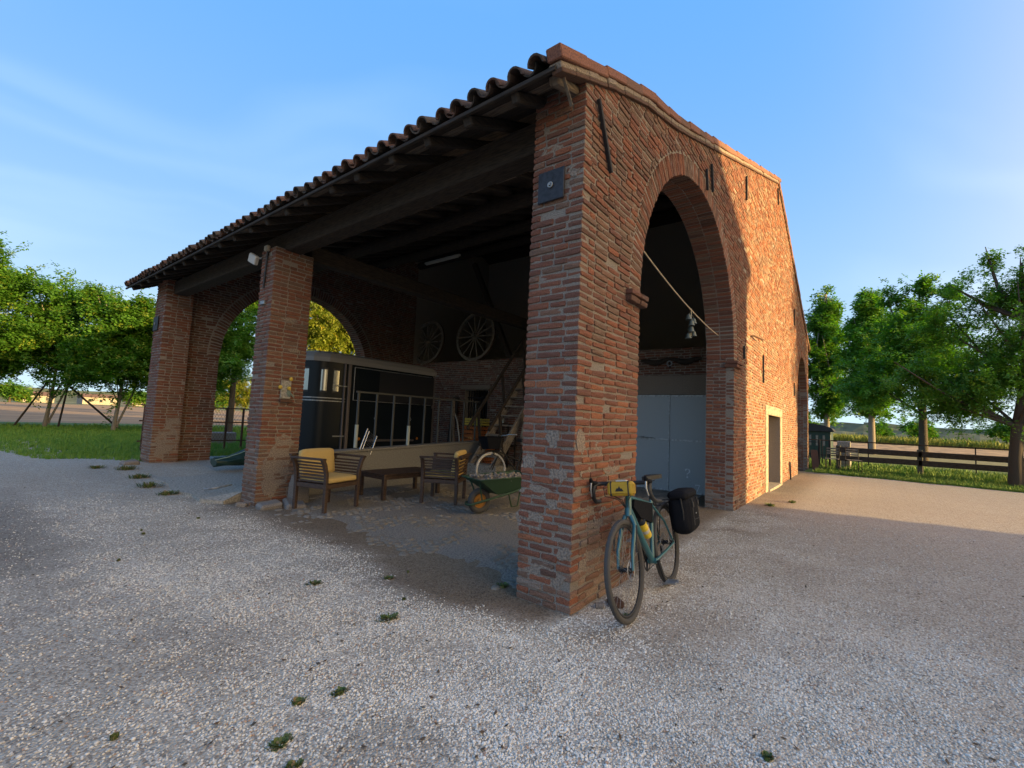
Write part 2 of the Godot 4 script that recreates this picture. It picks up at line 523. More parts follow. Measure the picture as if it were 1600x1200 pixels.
func make_ground():
	gn.seed = 3
	gn.frequency = 0.02
	gn.fractal_octaves = 4
	var mb := MB.new()
	mb.quad(Vector3(-2500, -0.12, 2500), Vector3(2500, -0.12, 2500), Vector3(2500, -0.12, -2500), Vector3(-2500, -0.12, -2500))
	structure(put("ground", mb, M.far_ground))
	tag(get_node("ground"), "flat green and tan farmland reaching the horizon", "ground")
	# gravel yard: a height field with earth and stone colours
	mb = MB.new()
	mb.colored = true
	var x0 := -16.0
	var z0 := -18.0
	var st := 0.22
	var nx := 150
	var nz := 150
	var P := []
	var C := []
	for j in nz + 1:
		var pr := PackedVector3Array()
		var cr := PackedColorArray()
		for i in nx + 1:
			var x := x0 + i * st
			var z := z0 + j * st
			pr.append(Vector3(x, gy(x, z), z))
			var w := loose(x, z)
			var t := gn.get_noise_2d(x * 9.0 + 90.0, z * 9.0) * 0.5 + 0.5
			var brown: float = smoothstep(edge_x(z) - 0.7, edge_x(z) - 0.1, x) * smoothstep(0.9, 0.3, z) * smoothstep(-6.5, -5.8, z)
			var e := Color(0.47, 0.435, 0.375).lerp(Color(0.37, 0.33, 0.275), t).lerp(Color(0.15, 0.105, 0.065).lerp(Color(0.26, 0.205, 0.145), clamp(t * 1.6 - 0.3, 0.0, 1.0)), brown)
			var s := Color(0.66, 0.635, 0.565).lerp(Color(0.62, 0.58, 0.505), t)
			e = e.lerp(Color(0.17, 0.145, 0.12), clamp(1.1 * exp(-pow((x + 2.5) / 0.42, 2.0) - pow((z + 5.4) / 2.0, 2.0)) + 0.5 * gn.get_noise_2d(x * 60.0, z * 60.0), 0.0, 0.9) * smoothstep(-1.5, -2.1, x))
			cr.append(e.lerp(s, w))
		P.append(pr); C.append(cr)
	for j in nz:
		for i in nx:
			var a: Vector3 = P[j][i]
			if a.z < -12.2 and a.x > -0.9: continue
			if a.x > 0.5 and a.z < -0.9: continue
			if a.x > 15.6 - 0.14 * a.z: continue
			var q := [[j, i], [j + 1, i], [j + 1, i + 1], [j, i], [j + 1, i + 1], [j, i + 1]]
			for t in 2:
				var tri := [q[t * 3], q[t * 3 + 2], q[t * 3 + 1]]
				for k in tri:
					mb.v.append(P[k[0]][k[1]]); mb.n.append(Vector3.UP); mb.c.append(C[k[0]][k[1]])
	structure(tag(put("gravel_yard", mb, M.gravel), "pale gravel yard with trodden earth patches", "yard"))
	# stones lying loose on it, nearest the viewer where single ones can be told apart
	var stone_m := pebble_mesh(1)
	var xfs := []
	var cols := []
	rng.seed = 77
	for k in 300000:
		var r := 0.9 + 8.0 * pow(rng.randf(), 1.7)
		var a := rng.randf_range(-1.7, 0.4)
		var x := eye.x + r * cos(a)
		var z := eye.z + r * sin(a)
		if x > 0.0 and x < 1.15 and z < 0.02 and z > -0.5: continue
		if x > 0.35 and z < -0.1: continue
		var w := loose(x, z)
		if rng.randf() > w * 1.3 - 0.02: continue
		var s := rng.randf_range(0.0026, 0.0064) * (1.0 if rng.randf() < 0.93 else 1.5)
		var b := Basis.from_euler(Vector3(rng.randf_range(-0.5, 0.5), rng.randf() * TAU, rng.randf_range(-0.5, 0.5))).scaled(Vector3(s * rng.randf_range(0.8, 1.25), s * rng.randf_range(0.5, 0.9), s))
		xfs.append(Transform3D(b, Vector3(x, gy(x, z) + s * 0.2, z)))
		var t := rng.randf()
		var q := Color(0.74, 0.71, 0.64).lerp(Color(0.50, 0.465, 0.40), clamp(t * 1.2 - 0.5 * w + 0.15, 0.0, 1.0))
		if rng.randf() < 0.06: q = Color(0.40, 0.28, 0.21)
		elif rng.randf() < 0.05: q = Color(0.26, 0.245, 0.225)
		cols.append(q)
	tag(multi("gravel_stones", stone_m, M.pebble, xfs, cols), "loose white and pinkish gravel stones on the yard", "gravel")
	# dead leaves, twigs and crumbs of earth among the stones
	var lm := MB.new()
	lm.colored = true
	lm.face([Vector3(-1, 0.1, 0), Vector3(0, 0, 0.45), Vector3(1.1, 0.25, 0), Vector3(0, 0.1, -0.5)], Vector3(0, -5, 0))
	var lx := []
	var lc := []
	for k in 2600:
		var r := 1.2 + 9.0 * pow(rng.randf(), 1.2)
		var a := rng.randf_range(-1.75, 0.6)
		var x := eye.x + r * cos(a)
		var z := eye.z + r * sin(a)
		if x > -0.02 and z < 0.03: continue
		if gn.get_noise_2d(x * 60.0 + 900.0, z * 60.0) < 0.02 and rng.randf() < 0.85: continue
		var s := rng.randf_range(0.006, 0.018)
		lx.append(Transform3D(Basis.from_euler(Vector3(rng.randf_range(-0.4, 0.4), rng.randf() * TAU, rng.randf_range(-0.4, 0.4))).scaled(Vector3.ONE * s), Vector3(x, gy(x, z) + 0.008, z)))
		lc.append(Color(0.10, 0.065, 0.04).lerp(Color(0.05, 0.045, 0.035), rng.randf()))
	tag(multi("leaf_litter", lm.mesh(), M.pebble, lx, lc), "scattered brown leaf litter and twigs on the gravel", "litter")
	make_floor()
	make_fields()

func pebble_mesh(sd: int) -> ArrayMesh:
	var r2 := RandomNumberGenerator.new()
	r2.seed = sd
	var mb := MB.new()
	mb.colored = true
	# a squashed, knocked octahedron with cut corners
	var top := []
	var low := []
	for k in 6:
		var a := TAU * k / 6.0 + r2.randf_range(-0.25, 0.25)
		top.append(Vector3(cos(a) * 0.62, 0.72 + r2.randf_range(-0.15, 0.15), sin(a) * 0.62))
		low.append(Vector3(cos(a + 0.3) * r2.randf_range(0.9, 1.1), -0.1 + r2.randf_range(-0.2, 0.2), sin(a + 0.3) * r2.randf_range(0.9, 1.1)))
	for k in 6:
		var j := (k + 1) % 6
		mb.face([top[k], low[k], low[j], top[j]], Vector3.ZERO)
		mb.face([low[k], Vector3(low[k].x * 0.6, -0.8, low[k].z * 0.6), Vector3(low[j].x * 0.6, -0.8, low[j].z * 0.6), low[j]], Vector3.ZERO)
	mb.face(top, Vector3.ZERO)
	return mb.mesh()

func make_floor():
	# earth under the portico, cobbles set in it
	var mb := MB.new()
	for j in 40:
		for i in 50:
			var x := -0.1 + i * 0.145
			var z := -0.45 - j * 0.125
			var pts := []
			for q in [[0, 0], [0, 1], [1, 1], [1, 0]]:
				var xx: float = x + q[0] * 0.145
				var zz: float = z - q[1] * 0.125
				pts.append(Vector3(xx, -0.008 + 0.01 * gn.get_noise_2d(xx * 90.0, zz * 90.0) + 0.05 * smoothstep(0.0, 1.2, xx), zz))
			mb.quad(pts[0], pts[3], pts[2], pts[1])
	var fl := put("barn_floor", mb, M.earth)
	structure(tag(fl, "trodden earth floor with cobbles under the portico", "floor"))
	var variants := []
	for k in 5: variants.append(cobble_mesh(40 + k))
	rng.seed = 12
	var list := []
	for j in 52:
		for i in 70:
			var x := -0.05 + i * 0.098 + (0.045 if j % 2 else 0.0) + rng.randf_range(-0.016, 0.016)
			var z := -0.55 - j * 0.094 + rng.randf_range(-0.016, 0.016)
			if x < edge_x(z) + 0.16 + 0.25 * gn.get_noise_2d(x * 120.0, z * 120.0): continue
			if x < 0.7 and z > -0.5: continue
			if x < 0.75 and z < -5.0: continue
			if gn.get_noise_2d(x * 70.0 + 300.0, z * 70.0) > 0.02 - 0.2 * smoothstep(1.2, 0.3, x): continue
			list.append(Vector3(x, 0.0, z))
	list.sort_custom(func(a, b): return a.distance_squared_to(eye) < b.distance_squared_to(eye))
	var mats := []
	for c in [Color(0.31, 0.285, 0.245), Color(0.28, 0.26, 0.225), Color(0.33, 0.30, 0.255), Color(0.29, 0.26, 0.22)]:
		var m2: StandardMaterial3D = M.cobble.duplicate()
		m2.albedo_color = (c * Color(0.9, 0.87, 0.82)).linear_to_srgb()
		m2.vertex_color_use_as_albedo = false
		mats.append(m2)
	var xfs := []
	var cols := []
	for k in list.size():
		var p: Vector3 = list[k]
		var s := rng.randf_range(0.041, 0.053)
		var b := Basis(Vector3.UP, rng.randf() * TAU).scaled(Vector3(s * rng.randf_range(0.9, 1.2), 0.015, s))
		p.y = -0.010 + 0.05 * smoothstep(0.0, 1.2, p.x) + rng.randf_range(-0.005, 0.006)
		var t := Transform3D(b, p)
		if k < 300:
			putm("cobble", variants[k % 5], mats[rng.randi() % 4], fl, t)
		else:
			xfs.append(t)
			cols.append([Color(0.31, 0.285, 0.245), Color(0.28, 0.26, 0.225), Color(0.33, 0.30, 0.255), Color(0.29, 0.26, 0.22)][rng.randi() % 4])
	multi("cobbles", variants[0], M.cobble, xfs, cols, fl)
	# the raised concrete slab of the second bay, with its broken ramp edge towards the yard
	mb = MB.new()
	var out := [Vector2(7.0, -5.75), Vector2(0.62, -5.62), Vector2(0.1, -5.68), Vector2(-0.24, -5.55), Vector2(-0.44, -5.85), Vector2(-0.40, -6.3), Vector2(-0.52, -6.75), Vector2(-0.38, -7.4), Vector2(-0.46, -8.1), Vector2(-0.36, -8.7), Vector2(-0.44, -9.3), Vector2(-0.28, -9.8), Vector2(0.02, -10.15), Vector2(0.55, -10.15), Vector2(0.6, -10.35), Vector2(1.25, -10.35), Vector2(1.25, -11.2), Vector2(5.2, -11.2), Vector2(5.2, -10.3), Vector2(7.0, -10.3)]
	var idx := Geometry2D.triangulate_polygon(PackedVector2Array(out))
	var hy := func(p: Vector2) -> float: return (0.055 + gy(p.x, p.y) * 0.6 if p.x < -0.2 else 0.17)
	for i in range(0, idx.size(), 3):
		var t := []
		for k in 3:
			var p: Vector2 = out[idx[i + k]]
			t.append(Vector3(p.x, hy.call(p), p.y))
		mb.face(t, Vector3(0, -50, 0))
	for i in out.size():
		var a: Vector2 = out[i]
		var b: Vector2 = out[(i + 1) % out.size()]
		mb.face([Vector3(a.x, hy.call(a), a.y), Vector3(b.x, hy.call(b), b.y), Vector3(b.x, -0.1, b.y), Vector3(a.x, -0.1, a.y)], Vector3(3, 0.0, -8))
	var sl := put("concrete_slab", mb, M.concrete)
	structure(tag(sl, "cracked grey concrete slab before the second bay", "slab"))

func make_fields():
	rng.seed = 5
	# lawn behind and left of the barn
	var mb := MB.new()
	mb.colored = true
	var lawn := func(m: MB, x0: float, x1: float, z0: float, z1: float, y: float, st: float, skip: Callable):
		var nx := int((x1 - x0) / st)
		var nz := int((z1 - z0) / st)
		for j in nz:
			for i in nx:
				var a := Vector2(x0 + i * st, z0 + j * st)
				if skip.call(a.x + st * 0.5, a.y + st * 0.5): continue
				var t: float = gn.get_noise_2d(a.x * 12.0, a.y * 12.0) * 0.5 + 0.5
				m.col = Color(0.085, 0.17, 0.018).lerp(Color(0.15, 0.22, 0.035), t)
				m.quad(Vector3(a.x, y, a.y + st), Vector3(a.x + st, y, a.y + st), Vector3(a.x + st, y, a.y), Vector3(a.x, y, a.y))
	lawn.call(mb, -40.0, 40.0, -33.0, -10.5, 0.155, 0.5, func(x, z): return (x < 0.0 and z > lawn_edge(x)) or (x >= 0.0 and x < 18.0 and z > -10.8))
	structure(tag(put("lawn", mb, M.turf), "green lawn behind the barn and under the tree row", "lawn"))
	var xfs := []
	var cols := []
	var bm := tuft_mesh(3)
	for k in 26000:
		var r := rng.randf()
		var x := rng.randf_range(-7.0, 9.0)
		var z := -10.4 - 18.0 * r * r
		if (x < 0.05 and z > lawn_edge(x) - 0.02) or (x >= 0.0 and z > -11.0): continue
		var s := rng.randf_range(0.5, 1.15) * (0.8 + 0.9 * r)
		xfs.append(Transform3D(Basis(Vector3.UP, rng.randf() * TAU).scaled(Vector3(s, s * rng.randf_range(0.6, 1.2), s)), Vector3(x, 0.15, z)))
		cols.append(Color(0.08, 0.21, 0.018).lerp(Color(0.17, 0.29, 0.04), rng.randf()))
	tag(multi("grass", bm, M.blade, xfs, cols), "short grass blades on the lawn past the far pillar", "grass")
	# grass bank along the wooden fence on the other side
	mb = MB.new()
	mb.colored = true
	lawn.call(mb, 14.4, 27.0, -24.0, 26.0, 0.05, 0.5, func(x, z): return x < 15.75 - 0.14 * z + 0.3 * gn.get_noise_2d(x * 80.0, z * 80.0) or (x < 18.0 and z < 0.0))
	structure(tag(put("lawn", mb, M.turf), "grass bank along the wooden rail fence", "lawn"))
	xfs = []
	cols = []
	for k in 15000:
		var z := rng.randf_range(-3.0, 10.5)
		var x := 15.7 - 0.14 * z + 8.0 * pow(rng.randf(), 1.7)
		if x < 18.0 and z < 0.3: continue
		var s := rng.randf_range(0.6, 1.3)
		if x > 17.6 and rng.randf() < 0.3: s *= 1.8
		xfs.append(Transform3D(Basis(Vector3.UP, rng.randf() * TAU).scaled(Vector3(s, s * rng.randf_range(0.6, 1.3), s)), Vector3(x, 0.045, z)))
		cols.append(Color(0.08, 0.19, 0.02).lerp(Color(0.19, 0.26, 0.045), rng.randf()))
	tag(multi("grass", bm, M.blade, xfs, cols), "grass blades on the bank below the rail fence", "grass")
	# meadow, ploughed soil, crop and hills beyond
	mb = MB.new()
	mb.quad(Vector3(-220, 0.09, -33), Vector3(160, 0.09, -33), Vector3(200, 0.09, -190), Vector3(-260, 0.09, -190))
	structure(tag(put("ploughed_field", mb, M.plough), "brown ploughed field beyond the tree row", "field"))
	mb = MB.new()
	mb.quad(Vector3(24, 0.0, 60), Vector3(56, 0.0, 60), Vector3(56, 0.0, -60), Vector3(24, 0.0, -60))
	var mdw := put("meadow", mb, mat("meadow", lin(0.22, 0.20, 0.07), 1.0, 0, M.turf.albedo_texture, 0.2))
	structure(tag(mdw, "dry yellowish meadow behind the rail fence", "field"))
	mb = MB.new()
	mb.quad(Vector3(56, 0.05, 80), Vector3(95, 0.05, 80), Vector3(95, 0.05, -70), Vector3(56, 0.05, -70))
	structure(tag(put("ploughed_field", mb, M.plough), "bare brown soil strip before the young crop", "field"))
	xfs = []
	cols = []
	var cm := tuft_mesh(8)
	for k in 9000:
		var x := 95.0 + 70.0 * pow(rng.randf(), 1.6)
		var z := rng.randf_range(-0.35, 0.42) * x + 2.0
		if z > 17.0 + 0.02 * x: continue
		var s := rng.randf_range(9.0, 15.0)
		xfs.append(Transform3D(Basis(Vector3.UP, rng.randf() * TAU).scaled(Vector3(s, s * rng.randf_range(0.75, 1.2), s)), Vector3(x, 0.0, z)))
		cols.append(Color(0.14, 0.18, 0.02).lerp(Color(0.24, 0.24, 0.03), rng.randf()))
	tag(multi("crop_field", cm, M.blade, xfs, cols), "tall yellow-green crop standing beyond the meadow", "crop")
	# low wooded hills
	mb = MB.new()
	for ring in 3:
		var R := 520.0 + ring * 150.0
		for i in 220:
			var a0 := TAU * i / 220.0
			var a1 := TAU * (i + 1) / 220.0
			var h0 := 4.0 + ring * 5.0 + 10.0 * absf(gn.get_noise_2d(cos(a0) * 260.0 + ring * 300.0, sin(a0) * 260.0)) + 3.0 * gn.get_noise_2d(a0 * 1900.0, ring * 50.0)
			var h1 := 4.0 + ring * 5.0 + 10.0 * absf(gn.get_noise_2d(cos(a1) * 260.0 + ring * 300.0, sin(a1) * 260.0)) + 3.0 * gn.get_noise_2d(a1 * 1900.0, ring * 50.0)
			var d0 := Vector3(cos(a0), 0, sin(a0))
			var d1 := Vector3(cos(a1), 0, sin(a1))
			mb.quad(d0 * R + Vector3(0, -1, 0), d1 * R + Vector3(0, -1, 0), d1 * (R + 40) + Vector3(0, h1, 0), d0 * (R + 40) + Vector3(0, h0, 0))
			mb.quad(d0 * (R + 40) + Vector3(0, h0, 0), d1 * (R + 40) + Vector3(0, h1, 0), d1 * (R + 130) + Vector3(0, -1, 0), d0 * (R + 130) + Vector3(0, -1, 0))
	structure(tag(put("hills", mb, M.hill), "low dark wooded hills along the horizon", "hills"))

func lawn_edge(x: float) -> float:
	# z of the border between lawn and gravel left of the barn
	return -10.4 + 0.9 * x + 0.35 * sin(x * 2.3) if x > -1.2 else -11.7 - 4.2 * smoothstep(-1.2, -2.2, x) + 0.3 * sin(x * 3.0)

func tuft_mesh(sd: int) -> ArrayMesh:
	var r2 := RandomNumberGenerator.new()
	r2.seed = sd
	var mb := MB.new()
	mb.colored = true
	for k in 9:
		var a := r2.randf() * TAU
		var d := Vector3(cos(a), 0, sin(a))
		var o := d * r2.randf_range(0.0, 0.06)
		var h := r2.randf_range(0.05, 0.11)
		var w := Vector3(-d.z, 0, d.x) * 0.006
		var lean := d * r2.randf_range(0.01, 0.05)
		mb.quad(o - w, o + w, o + w * 0.7 + lean * 0.4 + Vector3(0, h * 0.6, 0), o - w * 0.7 + lean * 0.4 + Vector3(0, h * 0.6, 0))
		mb.tri(o - w * 0.7 + lean * 0.4 + Vector3(0, h * 0.6, 0), o + w * 0.7 + lean * 0.4 + Vector3(0, h * 0.6, 0), o + lean + Vector3(0, h, 0))
	return mb.mesh()

func cobble_mesh(sd: int) -> ArrayMesh:
	var r2 := RandomNumberGenerator.new()
	r2.seed = sd
	var mb := MB.new()
	mb.colored = true
	var N := 8
	var rings := []
	for lv in [[1.0, -0.6], [0.98, 0.1], [0.78, 0.7], [0.4, 0.98]]:
		var rg := []
		for k in N:
			var a := TAU * k / N
			var q: float = 1.0 + (0.16 * sin(a * 2.0 + sd) + 0.08 * cos(a * 3.0 + sd * 2.0))
			rg.append(Vector3(cos(a) * lv[0] * q, lv[1] + r2.randf_range(-0.06, 0.06), sin(a) * lv[0] * q))
		rings.append(rg)
	for i in 3:
		for k in N:
			var j := (k + 1) % N
			mb.face([rings[i][k], rings[i][j], rings[i + 1][j], rings[i + 1][k]], Vector3.ZERO)
	mb.face(rings[3], Vector3.ZERO)
	return mb.mesh()

# ---------------------------------------------------------------- the barn
const CH := 0.0575      # height of a brick course
const PAL := [Color(0.230, 0.094, 0.058), Color(0.203, 0.084, 0.054), Color(0.243, 0.099, 0.059), Color(0.284, 0.109, 0.059), Color(0.329, 0.134, 0.066), Color(0.176, 0.081, 0.056), Color(0.140, 0.076, 0.054), Color(0.090, 0.067, 0.058), Color(0.225, 0.126, 0.084), Color(0.261, 0.160, 0.112), Color(0.306, 0.218, 0.164), Color(0.189, 0.118, 0.084), Color(0.360, 0.252, 0.164), Color(0.270, 0.214, 0.172)]
var pal_mats := []
var brick_meshes := []
var pool := []          # bricks near the viewer that become parts of their own: [transform, tone, parent]
var ROOF := [Vector2(-0.40, 3.965), Vector2(0, 4.15), Vector2(0.48, 4.37), Vector2(1.21, 4.66), Vector2(2.13, 4.92), Vector2(3.74, 5.51), Vector2(10.1, 7.85), Vector2(14.5, 6.1), Vector2(17.9, 4.75), Vector2(18.25, 4.6)]
const A1 := Vector3(3.2, 2.6, 2.02)      # near arch: centre x, spring height, radius
const A2 := Vector3(15.8, 2.45, 1.57)
const A3 := Vector3(3.2, 2.55, 2.0)      # arch of the far gable
const RING := 0.26

func ry(x: float) -> float:
	for i in ROOF.size() - 1:
		if x <= ROOF[i + 1].x or i == ROOF.size() - 2:
			var t: float = (x - ROOF[i].x) / (ROOF[i + 1].x - ROOF[i].x)
			return lerpf(ROOF[i].y, ROOF[i + 1].y, t)
	return 0.0

# the x range of the gable under the roof at height y
func roof_span(y: float, x0: float, x1: float) -> Vector2:
	var a := x0
	var b := x1
	while a < x1 and ry(a) < y: a += 0.03
	while b > x0 and ry(b) < y: b -= 0.03
	return Vector2(a, b)

func brick_mesh(sd: int) -> ArrayMesh:
	var r2 := RandomNumberGenerator.new()
	r2.seed = sd
	var mb := MB.new()
	mb.colored = true
	# outline with knocked corners, front rounded, unit size
	var base := [Vector2(-0.5, -0.3), Vector2(-0.47, -0.47), Vector2(-0.2, -0.5), Vector2(0.15, -0.5), Vector2(0.46, -0.48), Vector2(0.5, -0.3), Vector2(0.5, 0.28), Vector2(0.47, 0.46), Vector2(0.18, 0.5), Vector2(-0.16, 0.5), Vector2(-0.47, 0.47), Vector2(-0.5, 0.3)]
	var r0 := []
	var r1 := []
	var rb := []
	for p in base:
		var q := Vector2(p.x + r2.randf_range(-0.02, 0.008), p.y + r2.randf_range(-0.09, 0.05))
		var inner := Vector2(q.x * 0.975, q.y * 0.86)
		r0.append(Vector3(inner.x, inner.y, 0.5 + r2.randf_range(-0.06, 0.0)))
		r1.append(Vector3(q.x, q.y, 0.43 + r2.randf_range(-0.05, 0.02)))
		rb.append(Vector3(q.x, q.y, -0.5))
	var n := base.size()
	var mid := Vector3(r2.randf_range(-0.1, 0.1), 0, 0.5 + r2.randf_range(-0.02, 0.015))
	for k in n:
		var j := (k + 1) % n
		mb.face([r0[k], r0[j], mid], Vector3.ZERO)
		mb.face([r1[k], r1[j], r0[j], r0[k]], Vector3.ZERO)
		mb.face([rb[k], rb[j], r1[j], r1[k]], Vector3.ZERO)
	return mb.mesh()

func tone(p: Vector3, n: Vector3, zone: String) -> int:
	var big := gn.get_noise_2d((p.x + p.z * 1.3) * 30.0 + 70.0, p.y * 30.0)
	var r := rng.randf() + big * 0.5
	if zone == "near":
		if n.z > 0.5 and p.y < 0.62 + 0.25 * big and p.x < 1.4:
			return [10, 9, 10, 8, 13, 9, 2, 8][rng.randi() % 8]
		if p.y < 0.35: return [8, 9, 11, 6, 13, 8, 3][rng.randi() % 7]
		if n.z > 0.5 and p.y > 2.6 and p.x < 4.5:
			return [2, 8, 11, 5, 2, 8, 6, 3, 11, 0][clampi(int(r * 10), 0, 9)]
		if p.y < 1.9: return [0, 2, 3, 4, 0, 3, 2, 5, 4, 1][clampi(int(r * 10), 0, 9)]
		return [5, 1, 2, 0, 11, 8, 2, 1, 5, 3][clampi(int(r * 10), 0, 9)]
	if zone == "sunny":  # brighter, yellower picks: sunlight put into the brick colour of this stretch
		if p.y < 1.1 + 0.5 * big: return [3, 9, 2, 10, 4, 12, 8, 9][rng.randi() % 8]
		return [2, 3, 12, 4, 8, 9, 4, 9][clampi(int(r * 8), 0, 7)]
	if zone == "pillar":
		if p.y < 0.95 + 0.3 * big: return [9, 8, 11, 8, 9, 10, 2, 11][rng.randi() % 8]
		return [2, 8, 2, 0, 11, 8, 5, 1][clampi(int(r * 8), 0, 7)]
	return [5, 11, 1, 6, 8, 2][clampi(int(r * 6), 0, 5)]

# courses of bricks on a face: origin O, along U, facing N; spans(y, course) gives the [u0, u1] stretches to fill
func lay(out: Array, parent: Node, O: Vector3, U: Vector3, N: Vector3, y0: float, y1: float, spans: Callable, zone: String, depth := 0.12, single := false):
	var k := 0
	var y := y0
	while y + CH * 0.5 < y1:
		for sp in spans.call(y + CH * 0.5, k):
			var u: float = sp[0]
			var header := (k % 2 == 0)
			while u < sp[1] - 0.012:
				var L := rng.randf_range(0.105, 0.13) if (header or rng.randf() < 0.16) else rng.randf_range(0.205, 0.25)
				header = false
				if sp[1] - (u + L) < 0.06: L = sp[1] - u
				if L > 0.3: L *= 0.5
				var jt := rng.randf_range(0.011, 0.021)
				var jv := rng.randf_range(0.008, 0.018)
				var c := O + U * (u + L * 0.5) + Vector3(0, y + CH * 0.5 + gn.get_noise_2d(u * 25.0, y * 6.0 + O.z * 50.0) * 0.016, 0)
				c += N * (rng.randf_range(-0.0055, 0.0065) - depth * 0.5)
				var b := Basis(U, Vector3.UP, N) * Basis.from_euler(Vector3(rng.randf_range(-0.035, 0.035), rng.randf_range(-0.025, 0.025), rng.randf_range(-0.022, 0.022)))
				b = b * Basis.from_scale(Vector3(L - jt, CH - jv, depth))
				if rng.randf() > 0.012:
					var t := tone(c, N, zone)
					if single: pool.append([Transform3D(b, c), t, parent, out])
					else: out.append([Transform3D(b, c), t])
				u += L
		y += CH
		k += 1

# the ring of bricks on edge round an arch, two deep through the wall
func voussoirs(out: Array, parent: Node, a: Vector3, z0: float, deep: float, zone: String, single := false):
	var n := int(PI * (a.z + 0.05) / 0.066)
	for i in n:
		var t := PI * (i + 0.5) / n
		var d := Vector3(-cos(t), sin(t), 0)
		var s := Vector3(sin(t), cos(t), 0)
		for row in 2:
			var dz := deep * 0.5
			var inr := rng.randf_range(-0.004, 0.004)
			var c := Vector3(a.x, a.y, 0) + d * (a.z + RING * 0.5 - 0.007 + inr) + Vector3(0, 0, z0 - dz * (row + 0.5) + rng.randf_range(-0.004, 0.003))
			var b := Basis(d, -s, Vector3(0, 0, 1)) if d.cross(-s).z > 0 else Basis(d, s, Vector3(0, 0, 1))
			b = b * Basis.from_euler(Vector3(0, 0, rng.randf_range(-0.02, 0.02))) * Basis.from_scale(Vector3(RING - 0.012, 0.056, dz - 0.008))
			var tn := tone(c, Vector3(0, 0, 1), zone)
			if single and row == 0: pool.append([Transform3D(b, c), tn, parent, out])
			else: out.append([Transform3D(b, c), tn])

func brickwork(list: Array, parent: Node):
	if list.is_empty(): return
	var sets := []
	for k in 4: sets.append([[], []])
	for i in list.size():
		sets[i % 4][0].append(list[i][0]); sets[i % 4][1].append(PAL[list[i][1]])
	for k in 4:
		if not sets[k][0].is_empty(): multi("brickwork", brick_meshes[k], M.brick, sets[k][0], sets[k][1], parent)

# the body of a gable wall: strips of mortar between z0 (outer) and z1, under the roof, over the arches
func gable_core(mb: MB, x0: float, x1: float, z0: float, z1: float, arches: Array, holes: Array):
	var xs := []
	var x := x0
	while x < x1:
		xs.append(x)
		x += 0.08
	xs.append(x1)
	for a in arches:
		xs.append(a.x - a.z); xs.append(a.x + a.z)
	for h in holes:
		xs.append(h[0]); xs.append(h[1])
	xs.sort()
	for i in xs.size() - 1:
		var a: float = xs[i]
		var b: float = xs[i + 1]
		if b - a < 0.0005: continue
		var lo := [-0.15, -0.15]
		for ar in arches:
			if a > ar.x - ar.z - 0.0006 and b < ar.x + ar.z + 0.0006:
				lo = []
				for q in [a, b]: lo.append(ar.y + sqrt(max(0.0, ar.z * ar.z - (q - ar.x) * (q - ar.x))))
		for h in holes:
			if a > h[0] - 0.001 and b < h[1] + 0.001: lo = [h[2], h[2]]
		var hi := [ry(a), ry(b)]
		mb.quad(Vector3(a, lo[0], z0), Vector3(b, lo[1], z0), Vector3(b, hi[1], z0), Vector3(a, hi[0], z0))
		mb.quad(Vector3(b, lo[1], z1), Vector3(a, lo[0], z1), Vector3(a, hi[0], z1), Vector3(b, hi[1], z1))
		mb.quad(Vector3(a, lo[0], z1), Vector3(b, lo[1], z1), Vector3(b, lo[1], z0), Vector3(a, lo[0], z0))
		mb.quad(Vector3(a, hi[0], z0), Vector3(b, hi[1], z0), Vector3(b, hi[1], z1), Vector3(a, hi[0], z1))
	for ar in arches:
		for s in [-1.0, 1.0]:
			var xx: float = ar.x + s * ar.z
			mb.face([Vector3(xx, -0.15, z0), Vector3(xx, -0.15, z1), Vector3(xx, ar.y, z1), Vector3(xx, ar.y, z0)], Vector3(xx + s, 1, z0))
	for h in holes:
		for q in 2:
			mb.face([Vector3(h[q], -0.15, z0), Vector3(h[q], -0.15, z1), Vector3(h[q], h[2], z1), Vector3(h[q], h[2], z0)], Vector3(h[q] + (-1 if q == 0 else 1), 1, z0))
	for q in [x0, x1]:
		mb.face([Vector3(q, -0.15, z0), Vector3(q, -0.15, z1), Vector3(q, ry(q), z1), Vector3(q, ry(q), z0)], Vector3((x0 + x1) * 0.5, 1, (z0 + z1) * 0.5))

func arch_spans(y: float, lo: float, hi: float, arches: Array, extra: Array) -> Array:
	var r := roof_span(y + CH * 0.5, lo, hi)
	var cuts := []
	for a in arches:
		if y < a.y: cuts.append([a.x - a.z, a.x + a.z])
		elif y < a.y + a.z + RING:
			var q: float = sqrt(max(0.0, pow(a.z + RING, 2.0) - pow(y - a.y, 2.0)))
			cuts.append([a.x - q, a.x + q])
	for e in extra:
		if y > e[2] and y < e[3]: cuts.append([e[0], e[1]])
	cuts.sort_custom(func(p, q): return p[0] < q[0])
	var out := []
	var u := r.x
	for c in cuts:
		if c[0] > u: out.append([u, min(c[0], r.y)])
		u = max(u, c[1])
	if u < r.y: out.append([u, r.y])
	return out

